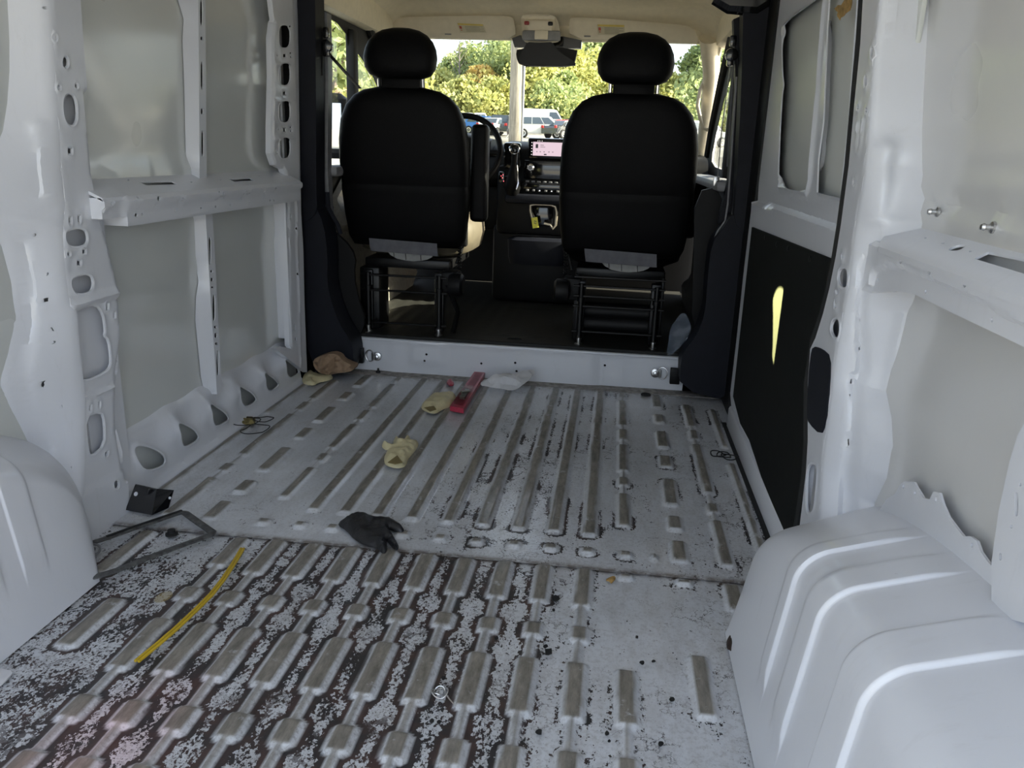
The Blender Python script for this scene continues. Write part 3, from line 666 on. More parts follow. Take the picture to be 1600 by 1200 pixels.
for a, b in ((1196, 371), (1214, 382), (1266, 405), (1232, 388)):
    c = at(a, b, 0, .886); mk('panel_clip', lathe(c, (-1, 0, 0), [(.008, -.001), (.008, .002), (.003, .004)], 10), M['black'], D3)
mk('sill_strip', box(.882, .925, 1.88, 3.02, -.02, .085, .012), M['white'], D3)
g1 = [at(a, b, 0, .885) for a, b in ((1353, -90), (1349, 0), (1345, 60), (1336, 160), (1327, 260), (1315, 350), (1307, 400), (1297, 450), (1287, 490), (1273, 530), (1262, 600), (1262, 690), (1258, 745), (1250, 800), (1241, 852))]
mk('door_seal', tube(g1, .010, 8), M['rubber'], D3)
mk('floor_gasket', box(.868, .886, 1.88, 3.05, -.02, .004, .004), M['rubber'], D3)
lf = [(1312, 14), (1318, 8), (1326, 8), (1331, -2), (1343, -2), (1341, 12), (1333, 20), (1323, 28), (1322, 32), (1318, 20)]
mk('leaf', sheet(r6(lf), [], lambda P: .010*vnoise(P, 40, 2), .008, .001, PR(.905), ostep=.01), M['leaf'], None, cat='leaf', label='dry brown leaf stuck high on the sliding door')

# ------------------------------------------------------------------ roof and headliner
CE = setting('ceiling')
mk('roof_skin', box(-.98, 1.0, -.1, 4.6, 1.79, 1.82), M['white'], CE)
mk('roof_lining', box(-.95, .97, -.1, 3.30, 1.755, 1.775, .004), M['white'], CE)
def headliner():
    V, F = [], []; ys = np.linspace(3.18, 4.74, 26); us = np.linspace(-1, 1, 41)
    for y in ys:
        s = (y-3.18)/1.56; zc = 1.768-.02*s-.13*sstep((y-4.50)/.26); hw = .93-.03*sstep((y-4.0)/.7)
        for q in us:
            e = abs(q); z = zc-.12*max(0, (e-.78)/.22)**2.2; V.append((q*hw, y, z))
    m = len(us)
    for i in range(len(ys)-1):
        for k in range(m-1): F.append((i*m+k, i*m+k+1, (i+1)*m+k+1, (i+1)*m+k))
    return V, F
hl = mk('headliner', headliner(), M['cream'], CE); sd = hl.modifiers.new('s', 'SOLIDIFY'); sd.thickness = .015
mk('header_rail', box(-.86, .86, 4.66, 4.76, 1.575, 1.70, .02), M['cream'], CE)
for s in (-1, 1):
    mk('side_rail', box(s*.86, s*.965, 3.30, 4.74, 1.55, 1.72, .03), M['cream'], CE)
    mk('corner_cap', tube([(s*.93, 3.26, 1.66), (s*.86, 3.28, 1.70), (s*.76, 3.30, 1.735), (s*.68, 3.32, 1.755)], [.045, .05, .045, .02], 12), M['gloss'], CE)
mk('light_lens', lathe((-.22, 4.12, 1.735), (0, 0, -1), [(.05, 0), (.048, .012), (.03, .02)], 20), M['creamp'], CE)
mk('light_lens', lathe((.60, 4.0, 1.73), (0, 0, -1), [(.06, 0), (.055, .014), (.03, .022)], 20), M['creamp'], CE)
# A pillars
for s in (-1, 1):
    pth = [(s*.83, 4.64, 1.60), (s*.87, 4.80, 1.44), (s*.89, 4.98, 1.26), (s*.90, 5.16, 1.08), (s*.90, 5.24, 1.0)]
    mk('windscreen_pillar', tube(pth, [.055, .045, .042, .042, .045], 12), M['cream'], CE)
    mk('pillar_seal', tube([(s*.90, 3.66, 1.60), (s*.90, 3.95, 1.62), (s*.90, 4.25, 1.57), (s*.905, 4.55, 1.40), (s*.91, 4.85, 1.16), (s*.91, 4.95, 1.0)], .022, 8), M['rubber'], CE)
gh = [at(a, b, 1, 4.85) for a, b in ((1104, 118), (1094, 140), (1090, 165), (1094, 185), (1098, 200))]
mk('grab_handle', tube([gh[0]+np.array([.03, 0, .01])]+gh+[gh[-1]+np.array([.03, 0, -.01])], .011, 8), M['creamp'], None, cat='handle', label='cream grab handle on the windscreen pillar beside the right-hand seat')
# windscreen
WS = setting('window_1')
mk('windscreen_glass', ([(-.86, 4.70, 1.60), (.86, 4.70, 1.60), (.90, 5.27, 1.0), (-.90, 5.27, 1.0)], [(0, 1, 2, 3)]), M['glass'], WS, smooth=0)
mk('cowl', box(-.95, .95, 5.15, 5.40, .90, 1.0, .02), M['black'], WS)
mk('firewall', box(-.97, .97, 5.20, 5.26, -.1, .95), M['black'], WS)

# cab doors
for s, nm in ((-1, 'door_1'), (1, 'door_2')):
    D = setting(nm); pl = PL(-.915) if s < 0 else PR(.915)
    win = chaikin([(3.50, .90), (3.97, .89), (3.98, 1.42), (3.94, 1.52), (3.50, 1.54)], 1)
    qw = chaikin([(4.03, .93), (4.78, .95), (4.80, 1.04), (4.42, 1.34), (4.06, 1.45), (4.03, 1.40)], 1)
    dm = M['white'] if s < 0 else M['navy']
    mk('door_frame', sheet([(3.30, -.06), (5.0, -.06), (5.10, 1.0), (4.66, 1.44), (4.25, 1.62), (3.30, 1.66)], [win, qw], None, .06, .03, pl, hstep=.03), M['rubber'], D)
    mk('door_card', sheet(chaikin([(3.44, .02), (4.95, .02), (4.98, .88), (3.44, .86)], 1), [], lambda P: .04*sstep((.76-P[:, 1])/.05)*sstep((P[:, 1]-.60)/.04)+.05*sstep((.30-P[:, 1])/.06), .04, .03, PL(-.87) if s < 0 else PR(.88)), simple('door_card_'+nm, (.30, .28, .24) if s < 0 else (.03, .032, .036), .6), D)
    mk('window_sill', box(s*.80, s*.90, 3.44, 4.9, .86, .905, .018), M['greyp'], D)
    for q, pol in (('pane', win), ('quarter_pane', qw)): mk(q, sheet(pol, [], None, .3, .004, PL(-.93) if s < 0 else PR(.93)), M['glass'], D)
    mk('door_bar', box(s*.885, s*.93, 3.97, 4.035, .90, 1.52, .01), M['rubber'], D)

# ------------------------------------------------------------------ B pillars with dark trim
YB = 3.30
def vb(pts): return L2(pts, 1, YB)
def bpillar(side, parts, top):
    B = setting(side)
    for n_, pol, yy, th, mt in parts:
        mk(n_, sheet(chaikin(L2(pol, 1, yy), 1), [], lambda P: 0*P[:, 0], .05, th, PB(yy), ostep=.03), mt, B)
    return B
TL = bpillar('trim_1', [
    ('upper_trim', [(463, -40), (492, -40), (493, 60), (494, 200), (494, 300), (496, 330), (482, 345), (471, 345), (468, 100)], 3.28, .10, M['navy']),
    ('lower_trim', [(471, 300), (491, 318), (506, 350), (512, 400), (511, 440), (517, 470), (530, 505), (544, 527), (551, 540), (553, 575), (540, 583), (480, 583), (475, 400)], 3.29, .14, M['navy']),
    ('door_gusset', [(496, 345), (536, 372), (556, 400), (552, 430), (560, 470), (572, 500), (560, 530), (540, 562), (500, 520)], 3.44, .02, M['black'])], 0)
mk('belt_rail', sheet(L2([(492, 12), (511, 20), (513, 120), (512, 260), (515, 335), (500, 335), (494, 300)], 1, 3.40), [], None, .05, .05, PB(3.40)), M['greyp'], TL)
mk('guide_curve', tube([at(a, b, 1, 3.36) for a, b in ((494, 240), (495, 300), (499, 325), (508, 345), (513, 365))], .006, 8), M['greyp'], TL)
mk('guide_lip', tube([at(a, b, 1, 3.36) for a, b in ((511, 300), (513, 325), (520, 338), (528, 352), (532, 366))], .010, 8), M['navy'], TL)
mk('foot_tab', box(*[q for q in (-.726, -.688)], 3.395, 3.42, .045, .115, .003), M['black'], TL)
mk('pillar_core', box(-.97, -.905, 3.25, 3.48, -.02, 1.72, .01), M['black'], TL)
TR = bpillar('trim_2', [
    ('upper_trim', [(1163, -40), (1205, -40), (1203, 60), (1198, 150), (1188, 300), (1182, 360), (1165, 370), (1146, 345), (1150, 300), (1158, 150), (1161, 30)], 3.28, .10, M['navy']),
    ('lower_trim', [(1146, 330), (1186, 345), (1184, 400), (1172, 460), (1160, 540), (1146, 628), (1062, 608), (1064, 560), (1072, 545), (1088, 525), (1102, 490), (1106, 430), (1112, 380), (1128, 360)], 3.29, .14, M['navy']),
    ('door_gusset', [(1086, 300), (1130, 290), (1128, 380), (1110, 420), (1106, 500), (1080, 520), (1084, 400)], 3.60, .02, M['black'])], 0)
mk('belt_rail', sheet(L2([(1146, 30), (1160, 24), (1158, 120), (1148, 300), (1133, 345), (1122, 350), (1138, 280), (1150, 140)], 1, 3.40), [], None, .05, .05, PB(3.40)), M['navy'], TR)
for k in (0, 9): mk('guide_curve', tube([at(a+k, b+k*.4, 1, 3.34) for a, b in ((1151, 120), (1143, 240), (1137, 320), (1133, 345), (1122, 360), (1115, 376))], .004, 8), M['greyp'], TR)
mk('foot_tab', box(.683, .725, 3.395, 3.42, .045, .115, .003), M['black'], TR)
mk('pillar_core', box(.905, .99, 3.12, 3.55, -.02, 1.72, .01), M['black'], TR)
mk('track_cover', tube([at(a, b, 1, 3.3) for a, b in ((1118, -6), (1140, 6), (1180, 8), (1210, -12))], [.03, .035, .04, .04], 10), M['gloss'], TR)
for a, b in ((1142, 636), (1142, 652)): mk('buffer', lathe(at(a, b, 1, 3.05), (0, -1, 0), [(.008, 0), (.010, .006), (.006, .012)], 10), M['rubber'], TR)

# ------------------------------------------------------------------ wheel boxes
def wheelbox(side, nm, lab):
    s = side; xw, xb, xt = .955, (.700 if s > 0 else .735), (.735 if s > 0 else .775); R0 = .075; V, F = [], []
    T = thing(nm, lab, 'wheel arch', (s*.84, 1.0, 0)); yc, yF, HW, n = .45, 1.70, .50, 2.75
    zt = HW*.88; a0 = math.atan2(HW-zt, xw-xt-R0); XS = xt+R0-R0*math.sin(a0); sec = []                                    # cross-section from the wall to the floor
    for k in range(12): q = k/11; sec.append((xw+(XS-xw)*q, HW+(zt-HW)*q, 0, 1))
    for k in range(1, 13): a = a0+k/12*(math.pi/2*.96-a0); sec.append((XS+R0*math.sin(a0)-R0*math.sin(a), zt-R0*math.cos(a0)+R0*math.cos(a), math.sin(a), math.cos(a)))
    x1, z1 = sec[-1][:2]
    for k in range(1, 16): q = k/15; sec.append((x1+(xb-x1)*q, z1*(1-q), 1, 0))
    beads = [((1.212-yc)/(yF-yc), (1.262-yc)/(yF-yc)), ((1.058-yc)/(yF-yc), (1.128-yc)/(yF-yc)), ((.850-yc)/(yF-yc), (.930-yc)/(yF-yc))]
    if s < 0: beads.append(((1.33-yc)/(yF-yc), (1.41-yc)/(yF-yc)))
    rows = list(np.linspace(0, .9, 60))+list(np.sin(np.linspace(math.asin(.9), math.pi/2, 60)**1.0))
    for c0, c1 in beads: rows += [c0-.001, c0, c0+.0015, c0+.003, c0+.0045, c0+.006, c1, c1+.004, c1+.008, c1+.012]
    rows = sorted(set(round(float(r), 5) for r in rows)); m = len(sec)
    for w_ in rows:
        hh_ = max(1-w_**n, 0)**(1/n); b = 0
        for c0, c1 in beads: b += sstep((w_-c0)/.005)*sstep((c1+.012-w_)/.012)
        for i, (x, z, nx, nz) in enumerate(sec):
            lat = (xw-x)/(xw-xb); yf = 1.78-.20*lat if s > 0 else 1.80-.27*lat
            y = yc+(yF-yc)*w_+(yf-yF)*w_**6+.035*(1-z/HW)*(1-w_)*2*min(w_*2, 1)
            f = (.0075 if s > 0 else .004)*float(b*sstep((i-2)/4)*sstep((z*hh_-.10)/.06))
            V.append((s*(x-f*nx), y, z*hh_+f*nz))
    for j in range(len(rows)-1):
        for i in range(m-1): F.append((j*m+i, j*m+i+1, (j+1)*m+i+1, (j+1)*m+i))
    mk('arch_shell', (V, F), M['white'], T, smooth=50)
    return T
WBR = wheelbox(1, 'wheel_arch', 'ribbed white wheel arch box standing against the right wall with scalloped flange')
WBL = wheelbox(-1, 'wheel_arch', 'smooth white wheel arch box below the left rear pillar')
X7 = .925
fo = L2([(1372, 800), (1385, 780), (1398, 772), (1406, 757), (1414, 752), (1428, 753), (1433, 762), (1442, 778), (1452, 780), (1458, 768), (1468, 770), (1474, 790), (1482, 808), (1497, 828), (1505, 838), (1517, 838), (1526, 845), (1532, 862), (1545, 880), (1570, 905), (1600, 945), (1720, 1100), (1600, 1080), (1500, 920), (1430, 830)], 0, X7)
mk('wall_flange', sheet(fo, [L2(oval(a, b, c, d, 8), 0, X7) for a, b, c, d in ((1412, 760, 3, 6), (1430, 770, 3, 6), (1463, 780, 4, 9), (1519, 852, 4, 7))], None, .03, .004, PR(X7), hstep=.004, lip=.001), M['white'], WBR)
# ------------------------------------------------------------------ cab floor, seats
CF = setting('floor')
CF.name = 'cab_floor'; ORG['cab_floor'] = np.zeros(3)
def matg(P):
    g = np.abs(((P[:, 0]*14) % 1)-.5)
    d = .003*sstep((g-.28)/.08)*(np.abs(P[:, 1]-4.1) < .5)
    d += .005*np.exp(-((pdist(P, [(-.14, 3.62), (.10, 3.62), (.10, 4.3), (-.14, 4.3)], True))/.008)**2)
    return d
mk('floor_pan', box(-.94, .94, 3.50, 5.22, .11, .150), M['black'], CF)
mk('rubber_mat', sheet([(-.80, 3.46), (.80, 3.46), (.84, 5.15), (-.84, 5.15)], [oval(-.02, 3.56, .07, .035, 14, 2)], matg, .018, .012, PF(.166)), M['matf'], CF)
mk('mat_edge', box(-.74, .74, 3.452, 3.475, .155, .172, .005), M['rubber'], CF)

def seat(nm, cx, lab, left):
    T = thing(nm, lab, 'car seat', (cx, 3.75, .17))
    # backrest leaning back
    secs = []
    for z, hw, hd, cy in ((.56, .250, .045, 3.62), (.60, .268, .062, 3.61), (.70, .282, .070, 3.60), (.80, .288, .074, 3.585), (.825, .287, .072, 3.58), (.83, .286, .070, 3.58), (.835, .287, .072, 3.58), (.92, .289, .072, 3.565), (1.02, .285, .070, 3.55), (1.10, .272, .066, 3.538), (1.16, .245, .060, 3.53), (1.20, .208, .053, 3.525), (1.222, .165, .042, 3.522), (1.236, .10, .025, 3.52)):
        secs.append((z, cx, cy, hw, hd, 4.0))
    BR = mk('backrest', loft(secs, 44), M['seat'], T, smooth=60)
    for sx in (-1, 1):
        mk('side_piping', tube([(cx+sx*(hw-.012), cy+.045, z) for z, _, cy, hw, hd, _ in secs[1:-3]], .004, 6), M['greyp'], BR)
    mk('rear_flap', sheet([(cx-.155, .535), (cx+.155, .525), (cx+.15, .582), (cx-.165, .592)], [], lambda P: .008*np.exp(-((P[:, 1]-.56)/.02)**2), .02, .006, PB(3.555)), M['greycl'], BR)
    mk('fleece_pad', sheet(chaikin([(cx-.10, .548), (cx-.06, .505), (cx+.02, .492), (cx+.09, .500), (cx+.13, .52), (cx+.13, .548)], 1), [], lambda P: .004*vnoise(P, 30, 4), .015, .01, PB(3.58)), M['whitecl'], BR)
    for k in (-.055, .0, .07): mk('wire', tube([(cx+k, 3.568, .545), (cx+k+.004, 3.566, .50)], .0015, 6), M['black'], BR)
    hs_ = [(1.268, cx, 3.50, .095, .035, 3.2), (1.282, cx, 3.50, .130, .052, 3.2), (1.31, cx, 3.50, .150, .060, 3.0), (1.35, cx, 3.50, .156, .062, 3.0), (1.385, cx, 3.505, .150, .060, 2.9), (1.415, cx, 3.508, .136, .056, 2.8), (1.440, cx, 3.51, .112, .046, 2.7), (1.457, cx, 3.512, .080, .034, 2.6), (1.466, cx, 3.513, .04, .018, 2.4)]
    HR = mk('headrest', loft(hs_, 36), M['seat'], T, smooth=60)
    for k in (-.095, .095): mk('headrest_post', tube([(cx+k, 3.52, 1.20), (cx+k, 3.505, 1.285)], .008, 10), M['chrome'], HR)
    mk('headrest_collar', box(cx-.085, cx+.085, 3.49, 3.54, 1.22, 1.285, .012), M['seat'], HR)
    cu = [(.50, cx, 3.93, .21, .22, 4), (.53, cx, 3.93, .27, .28, 4), (.60, cx, 3.94, .285, .30, 4), (.65, cx, 3.94, .28, .295, 4), (.68, cx, 3.94, .25, .26, 3.5), (.69, cx, 3.93, .18, .2, 3)]
    mk('cushion', loft(cu, 36), M['tan'] if left else M['seat'], T, smooth=60)
    R_ = mk('riser', join(box(cx-.20, cx+.20, 3.62, 4.10, .455, .50, .008), box(cx-.20, cx-.185, 3.60, 4.10, .17, .47, .004), box(cx+.185, cx+.20, 3.60, 4.10, .17, .47, .004)) if not left else
        join(box(cx-.20, cx+.20, 3.60, 4.10, .455, .50, .008), box(cx-.215, cx-.12, 3.56, 3.72, .17, .46, .01)), M['frame'], T)
    for k in (-.166, .166):
        lg = mk('leg', join(tube([(cx+k, 3.535, .185), (cx+k, 3.54, .44)], .0135, 12), box(cx+k-.025, cx+k+.018, 3.545, 3.60, .18, .45, .005)), M['frame'], T)
        mk('foot_bolt', lathe((cx+k, 3.53, .166), (0, 0, 1), [(.018, 0), (.018, .004), (.011, .006), (.011, .022), (.013, .024), (.013, .030), (.008, .033)], 14), M['steel'], lg)
        mk('collar', lathe((cx+k, 3.54, .36), (0, 0, 1), [(.018, 0), (.018, .02), (.014, .022)], 12), M['frame'], lg)
    for z in ((.225, .34, .385, .43, .47) if not left else (.43, .36, .21)):
        mk('cross_bar', tube([(cx-.20, 3.535, z), (cx+.20, 3.535, z)], .0055, 8), M['frame'], T)
    if not left:
        for z, r in ((.24, .045), (.30, .04)): mk('blower_tube', tube([(cx-.15, 3.66, z), (cx+.15, 3.66, z)], r, 14), M['black'], T)
    sx = 1 if left else -1
    hb = mk('recliner_box', join(box(cx+sx*.17, cx+sx*.25, 3.54, 3.64, .36, .46, .012), lathe((cx+sx*.22, 3.50, .41), (sx, 0, 0), [(.0, -.01), (.045, 0), (.052, .02), (.052, .055), (.04, .065)], 22)), M['black'], T)
    coil = []
    for i in range(90):
        q = i/89; a = q*2*math.pi*9; coil.append((cx+sx*(.245+.008*math.cos(a)), 3.60+.008*math.sin(a), .46+q*.12))
    mk('coiled_cable', tube(coil, .003, 6), M['black'], T)
    mk('buckle_stalk', join(box(cx+sx*.235, cx+sx*.265, 3.66, 3.70, .56, .68, .008), tube([(cx+sx*.22, 3.66, .48), (cx+sx*.25, 3.68, .58)], .008, 8)), M['black'], T)
    if left:
        mk('strut', tube([(cx+.205, 3.54, .40), (cx+.24, 3.60, .27), (cx+.22, 3.60, .17)], .013, 10), M['frame'], T)
        mk('armrest', box(cx+.285, cx+.362, 3.60, 3.68, .68, 1.10, .022, 3), M['seat'], T)
    return T
SL = seat('front_seat', -.535, 'black leatherette front seat, left of the two, with folded-up armrest and light cushion edge', True)
SR = seat('front_seat', .440, 'black leatherette front seat, right of the two, on an open riser with crossbars', False)
# parcel on the shaft behind the right seat: clear plastic bag
bagp = chaikin(L2([(1062, 490), (1070, 487), (1078, 500), (1079, 515), (1072, 530), (1058, 545), (1046, 556), (1041, 552), (1044, 530), (1048, 508)], 1, 3.42), 1)
mp, tp, pp = newmat('clear_film'); pp.inputs['Base Color'].default_value = (.25, .30, .38, 1); pp.inputs['Alpha'].default_value = .38; pp.inputs['Roughness'].default_value = .12
bmp = N(tp, 'ShaderNodeBump'); bmp.inputs['Distance'].default_value = .01; tp.links.new(noise(tp, 25, 3), bmp.inputs['Height']); tp.links.new(bmp.outputs[0], pp.inputs['Normal'])
mk('plastic_bag', sheet(bagp, [], lambda P: .03*vnoise(P, 25, 6), .008, .004, PB(3.42)), mp, None, cat='bag', label='crumpled clear plastic bag on the step by the right B-pillar')

# seat belts
def belt(s, lab):
    T = thing('seat_belt', lab, 'seat belt', (s*.88, 3.45, 1.2))
    if s < 0:
        p = [at(a, b, 1, 3.36) for a, b in ((507, 48), (507, 62), (509, 75))]; q0 = at(512, 82, 1, 3.36); q1 = at(562, 138, 1, 3.55)
        mk('webbing', tube([q0, q1], .011, 6, flat=.002), M['black'], T); c = at(510, 72, 1, 3.36)
        mk('webbing', tube([at(503, 50, 1, 3.35), at(503, 118, 1, 3.35)], .004, 6), M['black'], T)
        mk('label_plate', box(-.868, -.838, 3.325, 3.33, 1.405, 1.455, .002), M['creamp'], T)
    else:
        c = at(1143, 86, 1, 3.40)
        mk('webbing', tube([at(1142, 95, 1, 3.40), at(1128, 200, 1, 3.45), at(1121, 280, 1, 3.5)], .011, 6, flat=.002), M['greyp'], T)
        mk('webbing', tube([at(1147, 95, 1, 3.37), at(1140, 190, 1, 3.38), at(1136, 260, 1, 3.40)], .011, 6, flat=.002), M['greycl'], T)
        b = at(1119, 283, 1, 3.5); mk('tongue', join(box(b[0]-.012, b[0]+.012, 3.49, 3.50, b[2]-.02, b[2]+.02, .003)), M['steel'], T)
    mk('belt_anchor', join(lathe(c, (0, -1, 0), [(.022, -.02), (.026, 0), (.024, .012), (.010, .018)], 18), box(c[0]-.015, c[0]+.015, c[1]-.01, c[1]+.02, c[2]-.04, c[2], .006)), M['gloss'], T)
    mk('height_slider', box(c[0]-.012, c[0]+.012, c[1]-.01, c[1]+.01, c[2]+.03, c[2]+.07, .005), M['gloss'], T)
belt(-1, 'black seat belt slung from the left B-pillar towards the seat')
belt(1, 'grey seat belt hanging down the right B-pillar')

# ------------------------------------------------------------------ dashboard
YD = 4.40
DB = thing('dashboard', 'black dashboard with centre stack running across the cab', 'dashboard', (0, 4.6, .6))
def d3(a, b, y=YD): return at(a, b, 1, y)
mk('upper_body', loftm([(-.88, 4.78, .93, .26, .10, 3.2), (-.55, 4.76, .94, .27, .11, 3.2), (-.28, 4.78, .92, .28, .11, 3), (-.22, 4.75, .93, .28, .115, 3), (.20, 4.75, .93, .28, .115, 3), (.5, 4.78, .92, .26, .11, 3), (.88, 4.80, .90, .26, .11, 3)], lambda x, y, z: (z, x, y), 28) if False else loftm([(-.88, 4.80, .88, .26, .12, 3.2), (-.28, 4.80, .90, .28, .12, 3.2), (-.20, 4.74, .93, .30, .115, 3.4), (.20, 4.74, .93, .30, .115, 3.4), (.30, 4.80, .90, .26, .115, 3.2), (.88, 4.82, .88, .26, .11, 3.2)], lambda x, y, z: (z, x, y), 28), M['black'], DB, smooth=50)
mk('lower_body', join(box(-.88, .88, 4.62, 5.1, .55, .86, .05), box(-.25, .24, 4.42, 4.7, .55, .92, .03)), M['black'], DB)
mk('centre_tower', box(-.27, .24, 4.46, 4.8, .17, .60, .03), M['black'], DB)
SB = mk('screen_bezel', box(-.082, .175, 4.37, 4.43, .955, 1.062, .012), M['gloss'], DB)
sc, ts, ps = newmat('screen_light'); ps.inputs['Base Color'].default_value = (.02, .02, .02, 1); ps.inputs['Emission Color'].default_value = (.72, .55, .62, 1); ps.inputs['Emission Strength'].default_value = .6
sdk, t2_, p2_ = newmat('screen_dark'); p2_.inputs['Base Color'].default_value = (.01, .01, .01, 1); p2_.inputs['Roughness'].default_value = .15
mk('display', box(-.066, .160, 4.3665, 4.3700, .966, 1.052, .0005), sdk, SB)
mk('media_page', box(-.053, .155, 4.3645, 4.3664, .972, 1.041, .0003), sc, SB)
sgl, tg_, pg_ = newmat('screen_glyph'); pg_.inputs['Base Color'].default_value = (.05, .05, .06, 1); pg_.inputs['Roughness'].default_value = .4
wgl, tg2, pg2 = newmat('screen_icon'); pg2.inputs['Emission Color'].default_value = (.9, .8, .8, 1); pg2.inputs['Emission Strength'].default_value = .6
gl_ = [box(-.039, -.026, 4.3635, 4.3644, 1.010, 1.030)]+[box(x, x+.005, 4.3635, 4.3644, .990, .994) for x in (-.034, -.016, .004, .03, .05)]+[box(-.014, .004, 4.3635, 4.3644, 1.024, 1.0265), box(-.014, .012, 4.3635, 4.3644, 1.015, 1.017), box(.006, .020, 4.3635, 4.3644, .976, .982)]
mk('page_marks', join(*gl_), sgl, SB)
mk('side_icons', join(*[box(-.0615, -.0575, 4.3655, 4.3664, z, z+.004) for z in (.975, .990, 1.005, 1.020, 1.035)], *[box(x, x+.004, 4.3655, 4.3664, 1.045, 1.048) for x in (-.03, -.02, -.008)]), wgl, SB, kind='stuff')
RD = mk('radio_panel', box(-.100, .20, 4.385, 4.42, .850, .948, .006), M['gloss'], DB)
kc = d3(829, 262, 4.385)
mk('volume_knob', lathe(kc, (0, -1, 0), [(.020, -.004), (.020, .004), (.017, .006), (.016, .016), (.013, .018)], 24), M['chrome'], RD)
mk('knob_face', lathe(kc+np.array([0, -.0165, 0]), (0, -1, 0), [(.013, 0), (.012, .003)], 20), M['gloss'], RD)
for i in range(7): q = d3(824+i*9, 283+i*.5, 4.382); mk('button', box(q[0]-.009, q[0]+.009, 4.378, 4.386, q[2]-.004, q[2]+.004, .002), M['greyp'], RD)
SP = mk('switch_strip', box(-.11, .20, 4.33, 4.42, .795, .835, .010), M['gloss'], DB)
for i in range(6): q = d3(824+i*9.5, 297+i*.5, 4.33); mk('button', box(q[0]-.007, q[0]+.007, 4.326, 4.333, q[2]-.005, q[2]+.005, .002), M['chrome'] if i in (2, 4) else M['greyp'], SP)
mk('lower_ledge', box(-.185, .22, 4.28, 4.46, .725, .775, .02), M['navy'], DB)
# gear selector panel and lever
GS = thing('gear_lever', 'gear lever with chrome-ringed knob and leather boot', 'gear lever', (-.15, 4.32, .8))
mk('selector_plate', box(-.205, -.115, 4.33, 4.42, .90, 1.035, .015), M['gloss'], DB)
gc = d3(804, 233, 4.24)
mk('knob', lathe(gc, (0, -1, .25), [(.018, -.03), (.023, -.012), (.024, 0), (.018, .006), (.008, .009)], 22), M['gloss'], GS)
mk('chrome_ring', tube([tuple(gc+np.array([.0255*math.cos(a), -.009, .0255*math.sin(a)])) for a in np.linspace(0, 2*math.pi, 28, endpoint=False)], .0032, 8, closed=True), M['chrome'], GS)
bt = [d3(804, 240, 4.26), d3(803, 255, 4.27), d3(801, 268, 4.28), d3(801, 282, 4.29), d3(801, 294, 4.30), d3(801, 302, 4.31)]
mk('boot', tube(bt, [.014, .013, .020, .034, .042, .034], 16), M['seat'], GS)
mk('chrome_trim', tube([d3(808, 258, 4.25), d3(809, 272, 4.25), d3(810, 286, 4.26), d3(807, 296, 4.26)], [.002, .004, .008, .006], 8), M['chrome'], GS)
mk('boot_surround', box(-.205, -.115, 4.31, 4.40, .80, .865, .02), M['black'], DB)
rgl, _, pr = newmat('red_legend'); pr.inputs['Emission Color'].default_value = (.9, .04, .08, 1); pr.inputs['Emission Strength'].default_value = .8
mk('gear_legend', join(*[box(q[0]-.002, q[0]+.002, q[1]-.001, q[1], q[2]-.003, q[2]+.003) for q in [d3(a, b, 4.30) for a, b in ((786, 273), (785, 278), (787, 283), (783, 275))]]), rgl, DB)
mk('legend_plate', box(-.222, -.19, 4.302, 4.33, .83, .885, .005), M['gloss'], DB)
# open tray with metal-look frame, key tag
tf_ = [d3(a, b, 4.36) for a, b in ((833, 345), (829, 330), (829, 321), (836, 319), (860, 320), (868, 323), (870, 332), (868, 352), (864, 357), (860, 351), (850, 349))]
mk('tray_frame', tube(tf_, .0085, 8), simple('satin_trim', (.35, .31, .24), .35, .7), DB)
mk('tray_recess', box(-.055, .065, 4.40, 4.45, .60, .72, .01), M['gloss'], DB)
tgc = d3(836, 348, 4.34)
KT = thing('key_tag', 'yellow paper key tag dangling below the centre stack', 'tag', tuple(tgc))
ytag = simple('yellow_tag', (.80, .74, .10), .6)
mk('card', box(-.017+tgc[0], .017+tgc[0], tgc[1]-.001, tgc[1]+.001, tgc[2]-.028, tgc[2]+.028, .0008, rot=Matrix.Rotation(-.2, 3, 'Y')), ytag, KT)
mk('string', tube([tgc+np.array([0, 0, .026]), tgc+np.array([-.01, .01, .04]), tgc+np.array([-.03, .02, .035])], .001, 5), M['whitecl'], KT)
mk('mark', join(*[box(tgc[0]+dx-.002, tgc[0]+dx+.002, tgc[1]-.002, tgc[1]-.0013, tgc[2]+dz, tgc[2]+dz+.006) for dx, dz in ((-.003, .006), (-.003, -.005), (.004, .004), (.004, -.007))]), sgl, KT)
mk('storage_bin', loft([(.40, -.0, 4.42, .16, .09, 4), (.44, 0, 4.42, .17, .10, 4), (.53, 0, 4.42, .175, .10, 4), (.54, 0, 4.42, .15, .08, 4)], 24), M['navy'], DB, smooth=50)
# steering wheel
SW = thing('steering_wheel', 'black steering wheel mostly hidden behind the left seat', 'steering wheel', (-.5, 4.3, 1.0))
Rm = Matrix.Rotation(math.radians(62), 3, 'X'); cw = Vector((-.42, 4.28, .98))
rim = [tuple(cw+Rm @ Vector((.205*math.cos(a), .205*math.sin(a), 0))) for a in np.linspace(0, 2*math.pi, 40, endpoint=False)]
mk('rim', tube(rim, .016, 10, closed=True), M['seat'], SW)
mk('hub', lathe(cw, tuple(Rm @ Vector((0, 0, 1))), [(.06, -.05), (.075, -.02), (.07, .01), (.04, .02)], 20), M['black'], SW)
for a in (0, math.pi, -math.pi/2): mk('spoke', tube([tuple(cw), tuple(cw+Rm @ Vector((.2*math.cos(a), .2*math.sin(a), 0)))], .014, 8), M['black'], SW)
mk('stalk', tube([(-.36, 4.34, .98), (-.225, 4.30, .975)], [.008, .012], 8), M['greyp'], SW)
